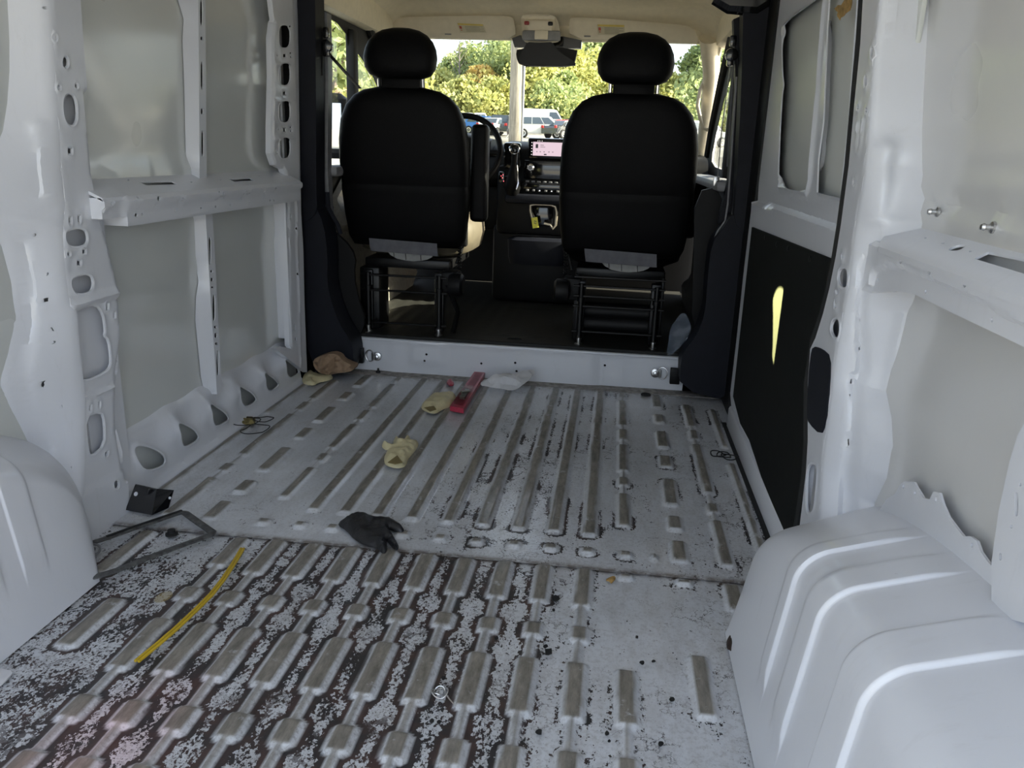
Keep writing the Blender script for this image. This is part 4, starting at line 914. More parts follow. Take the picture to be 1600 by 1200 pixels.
mk('instrument_hood', loftm([(-.66, 4.62, .99, .12, .05, 3), (-.5, 4.60, 1.03, .14, .06, 3), (-.3, 4.62, 1.00, .12, .05, 3)], lambda x, y, z: (z, x, y), 24), M['black'], DB, smooth=50)

# ------------------------------------------------------------------ visors, console, mirror
def visor(pts, lab, lx, y=4.57):
    q = L2(pts, 1, y); o = thing('sun_visor', lab, 'sun visor', (np.mean([a for a, b in q]), y, max(b for a, b in q)))
    mk('flap', sheet(chaikin(q, 1), [], lambda P: .006*sstep(sdf(P, q)/.02), .012, .022, PB(y)), M['creamp'], o)
    lq = L2(lx, 1, y-.008)
    yl = simple('label_stock', (.52, .48, .36), .6, var=.03)
    la = mk('warning_label', sheet(lq, [], None, .05, .0015, PB(y-.0085)), yl, o)
    def strip(f0, f1, g0, g1):
        A = [np.array(p) for p in lq]  # TL TR BR BL
        def P_(s, t): return A[0]*(1-s)*(1-t)+A[1]*s*(1-t)+A[2]*s*t+A[3]*(1-s)*t
        return sheet([tuple(P_(f0, g0)), tuple(P_(f1, g0)), tuple(P_(f1, g1)), tuple(P_(f0, g1))], [], None, .05, .0006, PB(y-.0100))
    mk('label_heading', strip(.02, .98, .02, .20), simple('label_amber', (.62, .48, .12), .6), la)
    mk('label_print', join(*[strip(.26, .95-.15*(k % 2), .30+k*.13, .345+k*.13) for k in range(5)]), simple('label_ink', (.25, .23, .18), .7), la)
    mk('label_symbol', join(strip(.04, .13, .30, .60), strip(.05, .12, .7, .78)), simple('label_red', (.45, .10, .06), .7), la)
    mk('mirror_catch', box(lq[0][0]-.065, lq[0][0]-.03, y-.012, y-.004, lq[3][1]-.012, lq[3][1]-.006, .002), M['greyp'], o)
    return o
visor([(612, 34), (620, 28), (640, 26), (780, 24), (800, 26), (804, 34), (806, 60), (760, 61), (613, 57)], 'cream sun visor folded up above the left seat', [(714, 36), (755, 38), (760, 51), (719, 51)])
visor([(889, 30), (896, 27), (930, 28), (1060, 38), (1078, 41), (1088, 50), (1092, 67), (1080, 68), (960, 62), (890, 60)], 'cream sun visor folded up above the right seat', [(933, 38), (976, 39), (976, 56), (934, 54)])
OC = thing('overhead_console', 'cream overhead console with two red buttons and a map light', 'console', (-.04, 4.5, 1.62))
mk('shell', sheet(chaikin(L2([(814, 26), (824, 23), (862, 24), (871, 28), (874, 45), (876, 60), (868, 66), (826, 67), (815, 62), (816, 45)], 1, 4.50), 2), [], lambda P: .02*sstep(pdist(P, L2([(820, 28), (866, 28), (870, 62), (820, 62)], 1, 4.50), True)/.02), .012, .05, PB(4.50)), M['creamp'], OC)
for a, b in ((823, 36), (860, 37)):
    q = at(a, b, 1, 4.475); mk('red_button', box(q[0]-.013, q[0]+.013, 4.468, 4.485, q[2]-.009, q[2]+.009, .005), simple('red_button', (.25, .02, .02), .4) if a < 850 else M['frame'], OC)
q = at(846, 55, 1, 4.478); mk('light_housing', box(q[0]-.10, q[0]+.10, 4.472, 4.49, q[2]-.027, q[2]+.023, .012), M['greyp'], OC)
mk('map_lamp', box(q[0]-.035, q[0]+.035, 4.464, 4.474, q[2]-.022, q[2]+.022, .008), M['creamp'], OC)
MR = thing('rear_view_mirror', 'wide black rear-view mirror at the top of the windscreen', 'mirror', (-.03, 4.60, 1.45))
mk('housing', sheet(chaikin(L2([(808, 74), (903, 74), (899, 92), (896, 104), (850, 104), (812, 103), (806, 88)], 1, 4.52), 1), [], None, .04, .035, PB(4.52)), M['black'], MR)
mk('mount_cover', sheet(L2([(800, 60), (812, 55), (880, 57), (909, 63), (908, 76), (804, 74)], 1, 4.60), [], None, .04, .04, PB(4.60)), M['gloss'], MR)
mk('sensor_pod', sheet(chaikin(L2([(826, 62), (860, 62), (874, 82), (900, 97), (898, 104), (810, 103), (812, 86)], 1, 4.50), 1), [], None, .04, .03, PB(4.50)), M['frame'], MR)

# ------------------------------------------------------------------ tie-down rings on the step
def tie(a, b, sgn, lab):
    c = at(a, b, 1, yb-.006); T = thing('tie_down_ring', lab, 'lashing ring', tuple(c))
    mk('washer', lathe(c, (0, -1, 0), [(.020, -.006), (.020, .003), (.016, .005), (.010, .006), (.009, .013), (.004, .015)], 20), M['steel'], T)
    rc = c+np.array([sgn*.030, -.010, .004]); r = .026
    ring = [tuple(rc+np.array([r*math.cos(t)*.8, -.004*math.cos(t), r*math.sin(t)])) for t in np.linspace(0, 2*math.pi, 26, endpoint=False)]
    mk('ring', tube(ring, .0026, 8, closed=True), M['steel'], T)
    mk('clip', box(c[0]-.018+sgn*.008, c[0]+.018+sgn*.008, c[1]-.004, c[1]+.004, c[2]-.016, c[2]+.018, .004), M['steel'], T)
tie(589, 557, -1, 'steel lashing ring bolted to the white cab step near the left B-pillar')
tie(1024, 583, 1, 'steel lashing ring bolted to the white cab step near the right B-pillar')
# ------------------------------------------------------------------ loose things on the load floor
def flop(nm, px, mat, lab, cat, h=.02, puff=.02, amp=.010, ns=22, step=.007, holes=(), thick=.003, sm=1, z=.012, seed=0, parent=None):
    q = L2(px, 2, z); q = chaikin(q, sm)
    def hf(P): return h*np.sqrt(np.clip(pdist(P, q, True)/puff, 0, 1))+amp*(vnoise(P, ns, 5+seed)-.5)*2*np.clip(pdist(P, q, True)/.01, .1, 1)
    return mk(nm, sheet(q, [], hf, step, thick, PF(z), ostep=step, seed=seed), mat, parent, smooth=45, label=lab, cat=cat)
def C1(pts): return [(350+a*.3125, 550+b*.3125) for a, b in pts]
BG = flop('glove', C1([(570, 862), (580, 850), (620, 838), (680, 826), (740, 832), (800, 832), (840, 845), (885, 868), (902, 888), (895, 900), (862, 897), (815, 880), (842, 915), (874, 965), (872, 985), (855, 988), (832, 965), (812, 935), (818, 985), (808, 1002), (788, 1003), (768, 978), (730, 970), (690, 955), (650, 932), (612, 890)]), M['nitrile'], 'crumpled black nitrile glove lying across the floor seam', 'glove', .020, .022, .012, 34)
LG = flop('glove', C1([(800, 545), (803, 515), (828, 490), (800, 483), (787, 468), (798, 456), (828, 470), (850, 472), (845, 445), (862, 425), (880, 440), (895, 462), (900, 432), (925, 420), (935, 440), (930, 462), (955, 443), (974, 452), (965, 480), (945, 505), (922, 530), (910, 568), (880, 578), (845, 575), (812, 565)]), M['latex'], 'cream latex glove lying cuff towards the camera in mid floor', 'glove', .020, .020, .012, 34, seed=3)
mk('cuff_opening', sheet(L2(C1([(818, 548), (866, 512), (893, 548), (855, 556)]), 2, .04), [], None, .03, .002, PF(.0375)), simple('glove_inside', (.22, .17, .07), .8), LG)
LG2 = flop('glove', C1([(985, 280), (990, 264), (1012, 240), (1042, 222), (1090, 214), (1138, 208), (1160, 220), (1155, 240), (1130, 272), (1092, 285), (1060, 306), (1022, 302)]), M['latex'], 'cream latex glove lying beside the red packet', 'glove', .022, .022, .010, 34, seed=8)
mk('cuff_opening', sheet(L2(C1([(1000, 278), (1050, 270), (1062, 288), (1030, 298)]), 2, .04), [], None, .03, .002, PF(.041)), simple('glove_inside2', (.22, .17, .07), .8), LG2)
flop('glove', C1([(388, 142), (400, 112), (435, 100), (475, 120), (530, 118), (550, 128), (520, 142), (470, 150), (452, 166), (402, 160)]), M['latex'], 'cream latex glove under the crumpled brown paper bag', 'glove', .022, .03, .010, 30, seed=5)
bq = chaikin([(a_, max(b_, .004)) for a_, b_ in L2(C1([(440, 82), (436, 45), (470, 28), (528, 12), (566, 22), (585, 50), (620, 66), (650, 76), (638, 100), (600, 108), (560, 112), (515, 122), (470, 112)]), 1, 3.20)], 1)
mk('paper_bag', sheet(bq, [], lambda P: .035*np.sqrt(np.clip(pdist(P, bq, True)/.05, 0, 1))+.11*(vnoise(P, 26, 3)-.5)*np.clip(pdist(P, bq, True)/.012, 0, 1), .017, .05, PB(3.22), ostep=.012), M['kraft'], None, smooth=0, cat='paper bag', label='crumpled brown paper bag in the corner by the left B-pillar')
def slope(px, y0, k, z0=.010):
    out = []; nn = np.array([0, -k, 1.])
    for a_, b_ in px:
        d_ = _f+(a_-800)/FPX*_r-(b_-600)/FPX*_u; t_ = ((np.array([0, y0, z0])-CAM)@nn)/(d_@nn); q_ = CAM+t_*d_; out.append((q_[0], q_[1]))
    return out
cq = chaikin(slope(C1([(1282, 165), (1285, 148), (1335, 125), (1400, 112), (1448, 108), (1500, 92), (1556, 86), (1545, 120), (1510, 150), (1470, 178), (1430, 190), (1385, 176), (1320, 172)]), 3.12, .32), 1)
CP = mk('paper', sheet(cq, [], lambda P: .012*np.sqrt(np.clip(pdist(P, cq, True)/.04, 0, 1))+.06*(vnoise(P, 26, 2)-.5)*np.clip(pdist(P, cq, True)/.02, .2, 1), .018, .002, lambda u_, v_, d_: (u_, v_, .010+.32*(v_-3.12)+d_), ostep=.014), M['paperw'], None, smooth=0, cat='paper', label='crumpled white printed paper leaning on the cab step')
# red packet with level inside blister
a, b, c, d = [at(x, y, 2, .012) for x, y in C1([(1130, 292), (1198, 305), (1305, 122), (1255, 112)])]
RP = thing('red_packet', 'long red cardboard packet with a metal tool in clear blister', 'packet', tuple((a+b+c+d)/4))
def slab(p, z0, z1):
    V = [(q[0], q[1], z0) for q in p]+[(q[0], q[1], z1) for q in p]
    return V, [(3, 2, 1, 0), (4, 5, 6, 7), (0, 1, 5, 4), (1, 2, 6, 5), (2, 3, 7, 6), (3, 0, 4, 7)]
mk('card', slab([a, b, c, d], .010, .030), M['redp'], RP)
def mixp(s, t): return (a*(1-s)+b*s)*(1-t)+(d*(1-s)+c*s)*t
mk('blister', slab([mixp(.15, .06), mixp(.85, .06), mixp(.85, .50), mixp(.15, .50)], .030, .044), M['glass'], RP)
mk('metal_tool', join(slab([mixp(.3, .20), mixp(.7, .20), mixp(.65, .42), mixp(.35, .42)], .030, .040), tube([mixp(.25, .3)+np.array([0, 0, .03]), mixp(.75, .36)+np.array([0, 0, .03])], .006, 8)), M['steel'], RP)
mk('back_panel', slab([mixp(.2, .55), mixp(.8, .55), mixp(.8, .95), mixp(.2, .95)], .030, .0315), simple('dark_red_print', (.28, .05, .08), .5), RP)
flop('red_scrap', C1([(1112, 150), (1120, 140), (1140, 140), (1152, 155), (1148, 166), (1128, 168), (1120, 160)]), M['redp'], 'small torn red scrap near the cab step', 'scrap', .012, .02, .006, 50, .005)
# rubber bands pile and twisted wire
BW = flop('rag_scrap', C1([(62, 330), (78, 318), (92, 320), (110, 308), (122, 320), (150, 325), (160, 340), (150, 362), (120, 366), (95, 352), (70, 350)]), simple('olive_scrap', (.20, .16, .06), .8, var=.4, bump=.6), 'scrap of olive-brown rag at the foot of the left sill', 'rag', .006, .02, .024, 40, .006)
def loop(px, r, wob=.2, z=.014, n=30, seed=0):
    c0 = at(px[0], px[1], 2, z); rr = random.Random(seed); ph = rr.random()*6
    return [tuple(c0+np.array([r*(1+wob*math.sin(2*t+ph))*math.cos(t), r*(1+wob*math.cos(3*t+ph))*math.sin(t), .004+.004*math.sin(2*t+ph)])) for t in np.linspace(0, 2*math.pi, n, endpoint=False)]
RB = thing('wire_coil', 'loose thin dark wire coil beside the olive rag scrap', 'wire', tuple(at(410, 658, 2, .01)))
for i, (q, r) in enumerate((((398, 672), .05), ((412, 656), .030), ((385, 660), .045))): mk('loop', tube(loop(q, r, .25, seed=i), .0018, 6, closed=True), M['rubber'], RB)
WC = thing('wire_coil', 'black wire double loop on the floor near the sliding door', 'wire', tuple(at(1131, 713, 2, .01)))
for i, q in enumerate(((1122, 711), (1131, 713), (1140, 715))): mk('loop', tube(loop(q, .026, .12, seed=i+5), .0022, 6, closed=True), M['rubber'], WC)
WG = thing('wire_ring', 'small coiled steel wire ring between two floor ribs near the camera', 'wire', tuple(at(686, 1083, 2, .004)))
for i in range(2): mk('loop', tube(loop((686+i, 1083+i), .012+.003*i, .05, z=.006, seed=i), .0013, 6, closed=True), M['steel'], WG)
mk('tail', tube([at(694, 1080, 2, .008), at(702, 1092, 2, .010), at(709, 1100, 2, .006)], .0013, 6), M['steel'], WG)
# black angle bracket
def K(pts): return [(a*.4167, 700+b*.4167) for a, b in pts]
p1, p2, p3, p4, p5, p6 = K([(470, 232)])[0], K([(570, 252)])[0], K([(630, 226)])[0], K([(507, 137)])[0], K([(587, 155)])[0], K([(650, 160)])[0]
f1, f2, f3 = [at(*p, 2, .012) for p in (p1, p2, p3)]
def up_(f, px):
    # point above the foot line, as far back as the bracket leans
    d = _f+(px[0]-800)/FPX*_r-(px[1]-600)/FPX*_u; t = (f[1]+.035-CAM[1])/d[1]; return CAM+t*d
u1, u2, u3 = up_(f1, p4), up_(f2, p5), up_(f3, p6)
BK = thing('angle_bracket', 'black folded steel bracket leaning at the foot of the left rear pillar', 'bracket', tuple(f2))
off = np.array([0, .004, 0])
V = [f1, f2, f3, u1, u2, u3]; V = [tuple(q) for q in V]+[tuple(q+off) for q in V]
mk('plate', (V, [(0, 1, 4, 3), (1, 2, 5, 4), (6, 9, 10, 7), (7, 10, 11, 8), (0, 3, 9, 6), (2, 8, 11, 5), (3, 4, 10, 9), (4, 5, 11, 10), (0, 6, 7, 1), (1, 7, 8, 2)]), M['gloss'], BK, smooth=0)
h1 = f1*.27+u1*.55+f2*.07+u2*.11; nrm = np.cross(f2-f1, u1-f1); nrm /= np.linalg.norm(nrm)
if nrm[1] > 0: nrm = -nrm
mk('slot', lathe(h1+nrm*.0002, tuple(nrm), [(.006, 0), (.006, .0012)], 16), M['white'], BK)
h2 = f3*.35+u3*.55+f2*.05+u2*.05; n2 = np.cross(f3-f2, u2-f2); n2 /= np.linalg.norm(n2)
if n2[1] > 0: n2 = -n2
mk('slot', lathe(h2+n2*.0002, tuple(n2), [(.004, 0), (.004, .0012)], 12), M['white'], BK)
flop('rubber_scrap', K([(548, 118), (565, 113), (585, 122), (580, 134), (560, 140)]), M['rubber'], 'black rubber scrap behind the angle bracket', 'scrap', .02, .02, .006, 40, .006)
# frame of flat bar
fr = [at(*q, 2, .016) for q in K([(296, 372), (400, 338), (500, 302), (600, 268), (682, 240), (694, 243), (745, 280), (797, 316), (790, 326), (690, 362), (560, 410), (440, 458), (352, 484), (335, 482), (312, 464), (285, 430)])]
FR = thing('trim_frame', 'flat grey-black bar bent into an open triangle beside the left wheel arch', 'frame', tuple(np.mean(fr, 0)))
mk('bar', tube(fr, .011, 8, closed=True, flat=.004), simple('worn_dark_metal', (.10, .10, .10), .45, .4, var=.5, nscale=60), FR)
mk('foam_strip', tube([q+np.array([0, 0, .005]) for q in fr[1:5]], .005, 6, flat=.002), M['rubber'], FR)
WSH = thing('rubber_washer', 'pair of flat rubber rings inside the triangular frame', 'washer', tuple(at(*K([(332, 390)])[0], 2, .01)))
for i, r in enumerate((.026, .014)): mk('ring', tube(loop(K([(332, 390)])[0], r, .03, z=.008, seed=i), .003, 6, closed=True), M['greyp'], WSH)
c0 = at(*K([(644, 325)])[0], 2, .004); mk('rubber_grommet', lathe(c0, (0, 0, 1), [(.016, 0), (.016, .004), (.010, .006), (.010, .014), (.006, .016)], 16), M['rubber'], None, cat='grommet', label='small black grommet lying near the right end of the triangular frame')
c0 = at(1009, 617, 2, .004); mk('floor_plug', lathe(c0, (0, 0, 1), [(.022, 0), (.020, .005), (.010, .008)], 18), M['rubber'], None, cat='plug', label='round black plug on the floor in front of the cab step')
c0 = at(591, 582, 2, .004); mk('floor_plug', lathe(c0, (0, 0, 1), [(.011, 0), (.010, .006), (.005, .012), (.004, .02)], 14), M['rubber'], None, cat='plug', label='tiny black clip on the floor below the left lashing ring')
# yellow strip
yp = [at(a, b, 2, .014) for a, b in ((379, 857), (366, 879), (349, 905), (330, 929), (305, 954), (275, 982), (246, 1007), (214, 1033))]
YS = thing('yellow_strip', 'long thin yellow plastic strip lying along the floor ribs', 'strip', tuple(yp[3]))
mk('strand', tube([q+np.array([.0035, 0, 0]) for q in yp], .0035, 6), M['yellow'], YS)
mk('strand', tube([q-np.array([.0035, 0, 0]) for q in yp], .0035, 6), M['yellow'], YS)
# dark rag by the wheel arch, paper at the edge, leaf, crumbs
def C5(pts): return [(800+a*.3125, 825+b*.3125) for a, b in pts]
flop('rag', C5([(1165, 470), (1140, 482), (1108, 506), (1080, 548), (1072, 568), (1075, 600), (1092, 606), (1100, 620), (1118, 608), (1150, 606), (1170, 580)]), M['brown'], 'dark brown rag tucked against the right wheel arch', 'rag', .03, .03, .010, 30, .007)
flop('paper_slip', [(-30, 1040), (0, 1044), (22, 1048), (12, 1060), (0, 1071), (-30, 1085)], M['paperw'], 'white paper slip beside the left wheel arch', 'paper', .002, .02, .002, 20, .01, z=.006)
flop('leaf', C5([(465, 258), (490, 244), (512, 238), (520, 250), (508, 262), (495, 275), (488, 262)]), M['leaf'], 'small dry leaf lying just behind the floor seam', 'leaf', .004, .01, .003, 60, .006, z=.006)
cr = [(868, 937, 7, 'large black glue flake just behind the seam, between the two rightmost long rib chains'), (857, 1020, 8, 'square black glue chip, largest of a pair beside the second rib chain from the right'), (852, 1012, 4, 'small black fleck touching the square glue chip'), (865, 955, 3, 'tiny black fleck below the large flake behind the seam'), (776, 999, 4, 'small black flake beside a round rib bead in mid floor'), (1003, 1037, 4, 'small black flake above the solitary rib nearest the chains'),
      (1032, 1164, 5, 'black flake low on the bare floor, right of the nearest solitary rib'), (948, 1148, 5, 'black flake near the bottom edge, beside the rightmost long rib chain'), (952, 1160, 3, 'tiny fleck just under the flake by the rightmost long rib chain'), (686, 1130, 4, 'black flake below the steel wire ring'), (693, 1061, 4, 'black flake above the steel wire ring'), (675, 1128, 4, 'black flake left of the one below the steel wire ring'), (1050, 1095, 5, 'black curled flake between the two solitary ribs'), (842, 1146, 6, 'broad black flake near the bottom edge between two rib chains'), (995, 997, 3, 'tiny black fleck in the middle of the bare white floor'), (1021, 1035, 3, 'tiny black fleck between the tops of the two solitary ribs')]
for i, (a, b, r, lb_) in enumerate(cr):
    rr = random.Random(i); pl_ = [(a+r*(.6+.5*rr.random())*math.cos(t), b+r*(.6+.5*rr.random())*math.sin(t)*.8) for t in np.linspace(0, 2*math.pi, 8, endpoint=False)]
    q = L2(pl_, 2, .003); mk('glue_crumb', sheet(q, [], lambda P: .002*vnoise(P, 90, i), .01, .002, PF(.006), ostep=.01), M['rubber'], None, cat='crumb', group='black glue crumbs on the rear floor', label=lb_)

# ------------------------------------------------------------------ outside
def gz(y, x=0): return -.56+.036*max(y, 0)
GR = setting('ground')
ga = simple('pale_asphalt', (.36, .34, .29), .9, var=.18, nscale=1.2)
mk('parking_lot', ([(-200, -40, -.56), (200, -40, -.56), (200, 0, -.56), (-200, 0, -.56), (200, 220, gz(220)), (-200, 220, gz(220))], [(0, 1, 2, 3), (3, 2, 4, 5)]), ga, GR, smooth=0)
def o3(px, py, Y): return at(px, py, 1, Y)
# utility pole
pp0 = o3(806.5, 150, 18); pole = []
bark = newmat('weathered_pole'); m, t, p = bark
t.links.new(mixc(t, ramp(t, noise(t, 30, 5, .7, stretch=(1, 1, .06)), .35, .65), (.16, .14, .11), (.38, .34, .27)), p.inputs['Base Color']); p.inputs['Roughness'].default_value = .9
xb = o3(806, 210, 18)[0]
xt = o3(807, 66, 18)[0]
UP = thing('utility_pole', 'weathered wooden utility pole beyond the windscreen', 'pole', (xb, 18, gz(18)))
mk('shaft', tube([(xb, 18, gz(18)-.1), (xb, 18, 1.5), (xt+.02, 18, 4), (xt+.03, 18, 9)], [.165, .155, .14, .12], 20), m, UP)
mk('conduit', tube([(xb+.14, 17.93, gz(18)), (xb+.13, 17.93, 6)], .03, 8), M['greyp'], UP)
# cars
def car(nm, lab, x, y, ang, col, kind='suv', L=4.6, H=1.65, W=1.85):
    T = thing(nm, lab, 'car', (x, y, gz(y)))
    T.rotation_euler = (0, 0, ang); ORG[T.name] = np.zeros(3)
    if kind == 'suv': prof = [(0, .35), (.01, .75), (.05, 1.0), (.09, 1.08), (.16, .98*H), (.22, H), (.62, H), (.68, .97*H), (.80, .62*H+.03), (.97, .88), (1, .70), (1, .35)]; win = [(.13, 1.08), (.19, .93*H), (.64, .94*H), (.77, .64*H+.03)]
    elif kind == 'van': prof = [(0, .35), (0, .9), (.01, .95*H), (.03, H), (.78, H), (.84, .95*H), (.93, .62*H), (.99, .5*H), (1, .35)]; win = [(.70, .62*H), (.70, .88*H), (.83, .88*H), (.91, .62*H)]
    elif kind == 'truck': prof = [(0, .5), (0, 1.05), (.36, 1.08), (.38, .96*H), (.42, H), (.62, H), (.70, 1.12), (.97, 1.02), (1, .85), (1, .5)]; win = [(.41, 1.12), (.43, .93*H), (.61, .93*H), (.67, 1.14)]
    else: prof = [(0, .35), (.01, .8), (.05, .98), (.15, 1.0), (.27, H*.97), (.35, H), (.55, H), (.60, .97*H), (.74, .95), (.96, .78), (1, .6), (1, .35)]; win = [(.20, 1.0), (.29, .93*H), (.57, .93*H), (.70, .97)]
    n = len(prof); V, F = [], []
    def wd(z): return W/2*(1-.16*max(0, (z-1.0)/(H-1.0+1e-6))**1.0) if z > 1 else W/2*(1-.06*(z < .4))
    for s in (-1, 1):
        for a, z in prof: V.append(((a-.5)*L, s*wd(z), z))
    for i in range(n): j = (i+1) % n; F.append((i, j, n+j, n+i))
    F.append(tuple(range(n))[::-1]); F.append(tuple(range(n, 2*n)))
    bm_ = bmesh.new(); vs_ = [bm_.verts.new(q) for q in V]
    for f in F: bm_.faces.new([vs_[i] for i in f])
    bmesh.ops.triangulate(bm_, faces=[f for f in bm_.faces if len(f.verts) > 4]); bmesh.ops.bevel(bm_, geom=[e for e in bm_.edges if len(e.link_faces) == 2 and e.calc_face_angle(0) > .9], offset=.06, segments=2, affect='EDGES')
    bm_.verts.index_update(); g = ([tuple(q.co) for q in bm_.verts], [tuple(q.index for q in f.verts) for f in bm_.faces]); bm_.free()
    mk('body', g, col, T, smooth=35)
    for s in (-1, 1):
        q = [((a-.5)*L, s*(wd(z)+.012), z) for a, z in win]; zb = win[0][1]; k = 3 if kind in ('suv',) else 2 if kind in ('sedan', 'truck') else 1
        A, B, C_, D_ = [np.array(v) for v in q]
        for i in range(k):
            f0, f1_ = i/k+.015, (i+1)/k-.015
            P4 = [A+(D_-A)*f0, A+(D_-A)*f1_, B+(C_-B)*f1_, B+(C_-B)*f0]; P4 += [v-np.array([0, s*.02, 0]) for v in P4]
            mk('side_window', (P4, [(0, 1, 2, 3), (7, 6, 5, 4), (0, 4, 5, 1), (1, 5, 6, 2), (2, 6, 7, 3), (3, 7, 4, 0)]), MC['cglass'], T, smooth=0)
    def cross(a0, z0, a1, z1, nm2):
        w0, w1_ = wd(z0)*.86, wd(z1)*.86; e = .02
        P4 = [((a0-.5)*L, -w0, z0), ((a0-.5)*L, w0, z0), ((a1-.5)*L, w1_, z1), ((a1-.5)*L, -w1_, z1)]; sg = 1 if a0 > .5 else -1
        P4 = [(a+sg*e, b, c+.012) for a, b, c in P4]+[(a-sg*e, b, c-.01) for a, b, c in P4]
        mk(nm2, (P4, [(0, 1, 2, 3), (7, 6, 5, 4), (0, 4, 5, 1), (1, 5, 6, 2), (2, 6, 7, 3), (3, 7, 4, 0)]), MC['cglass'], T, smooth=0)
    if kind == 'suv': cross(.795, .64*H+.03, .69, .95*H, 'windscreen'); cross(.095, 1.12, .155, .95*H, 'rear_window')
    elif kind == 'van': cross(.925, .64*H, .845, .92*H, 'windscreen')
    elif kind == 'truck': cross(.695, 1.14, .625, .96*H, 'windscreen')
    else: cross(.735, .97, .605, .94*H, 'windscreen'); cross(.155, 1.02, .265, .94*H, 'rear_window')
    for a in (.19, .80):
        for s in (-1, 1):
            wv = mk('wheel', lathe(((a-.5)*L, s*(W/2-.20), .36), (0, s, 0), [(.2, 0), (.36, .02), (.37, .10), (.36, .20), (.27, .215)], 20), M['rubber'], T)
            mk('rim', lathe(((a-.5)*L, s*(W/2-.20), .36), (0, s, 0), [(.24, .20), (.23, .222), (.06, .21), (.05, .228)], 10), M['steel'], wv)
    for s in (-1, 1):
        mk('headlamp', box(L/2-.14, L/2+.015, s*W*.30-.16, s*W*.30+.16, .66, .80, .03), M['creamp'], T)
        mk('tail_lamp', box(-L/2-.015, -L/2+.10, s*W*.40-.12, s*W*.40+.12, .80, 1.02, .03), MC['tail'], T)
    return T
MC = {'cglass': simple('car_glass', (.06, .08, .10), .08, coat=.5), 'tail': simple('tail_red', (.45, .03, .03), .3)}
def cp(nm, c): return simple(nm, c, .25, coat=.5, var=.03)
cw_, cb, cr_, cg, cd_, cs = cp('car_white', (.75, .75, .72)), cp('car_blue', (.04, .20, .60)), cp('car_red', (.55, .03, .04)), cp('car_grey', (.25, .27, .30)), cp('car_dark', (.05, .055, .06)), cp('car_silver', (.50, .52, .54))
def px2x(px, Y): return float(at(px, 190, 1, Y)[0])
R90 = math.pi/2
car('suv', 'white SUV side-on just right of the utility pole', px2x(845, 70), 70, 0.1, cw_, 'suv', 4.6, 1.75)
car('sedan', 'blue car parked left of the utility pole', px2x(758, 78), 78, -.15, cb, 'suv', 4.2, 1.6)
car('pickup', 'white pickup truck behind the blue car', px2x(748, 92), 92, .3, cw_, 'truck', 5.2, 1.95)
car('hatchback', 'small white hatchback between the blue car and the pole', px2x(775, 74), 74, 1.2, cw_, 'sedan', 4.0, 1.5)
car('suv', 'dark off-roader just left of the pole', px2x(789, 75), 75, 1.4, cd_, 'suv', 4.3, 1.75)
car('van', 'tall white van behind the white SUV', px2x(842, 88), 88, .05, cw_, 'van', 5.6, 2.5)
car('sedan', 'red car at the left edge of the right-hand seat', px2x(884, 84), 84, .2, cr_, 'sedan', 4.5, 1.5)
car('sedan', 'dark grey car in front of the red car', px2x(886, 70), 70, .9, cd_, 'sedan', 4.4, 1.45)
car('suv', 'grey SUV in the row beyond the dark off-roader', px2x(782, 104), 104, .1, cg, 'suv', 4.6, 1.7)
car('sedan', 'red car in the far row beyond the pickup', px2x(760, 112), 112, .1, cr_, 'sedan', 4.4, 1.45)
car('sedan', 'silver car in the far row beyond the grey SUV', px2x(796, 118), 118, .1, cs, 'sedan', 4.4, 1.45)
car('sedan', 'blue-grey car in the far row beyond the red car', px2x(884, 106), 106, .1, cs, 'suv', 4.4, 1.6)
car('suv', 'silver SUV seen between the right seat and the windscreen pillar', px2x(1094, 60), 60, .6, cs, 'suv', 4.6, 1.7)
car('sedan', 'white car beyond the silver SUV at the windscreen pillar', px2x(1088, 84), 84, .2, cw_, 'sedan', 4.5, 1.5)
car('suv', 'white car seen low through the driver door window', px2x(519, 44), 44, 1.35, cw_, 'suv', 4.5, 1.6)
car('pickup', 'silver pickup in the row seen past the left headrest', px2x(728, 84), 84, .3, cs, 'truck', 5.2, 1.9)
# trees
def leafmat(nm, a, b):
    m, t, p = newmat(nm); t.links.new(mixc(t, ramp(t, noise(t, .9, 3), .35, .65), a, b), p.inputs['Base Color']); p.inputs['Roughness'].default_value = .7
    tr = N(t, 'ShaderNodeBsdfTranslucent'); mx = N(t, 'ShaderNodeMixShader'); mx.inputs[0].default_value = .35
    t.links.new(mixc(t, ramp(t, noise(t, .9, 3), .35, .65), a, b), tr.inputs[0]); o = t.nodes['Material Output']
    t.links.new(p.outputs[0], mx.inputs[1]); t.links.new(tr.outputs[0], mx.inputs[2]); t.links.new(mx.outputs[0], o.inputs[0]); return m
LM = {'y': leafmat('leaf_yellow', (.58, .54, .19), (.38, .42, .15)), 'g': leafmat('leaf_green', (.24, .31, .14), (.42, .46, .18)), 'o': leafmat('leaf_orange', (.66, .40, .14), (.56, .50, .16)), 'd': leafmat('leaf_dark', (.15, .21, .09), (.26, .31, .12))}
trunkm = simple('bark', (.12, .09, .07), .9)
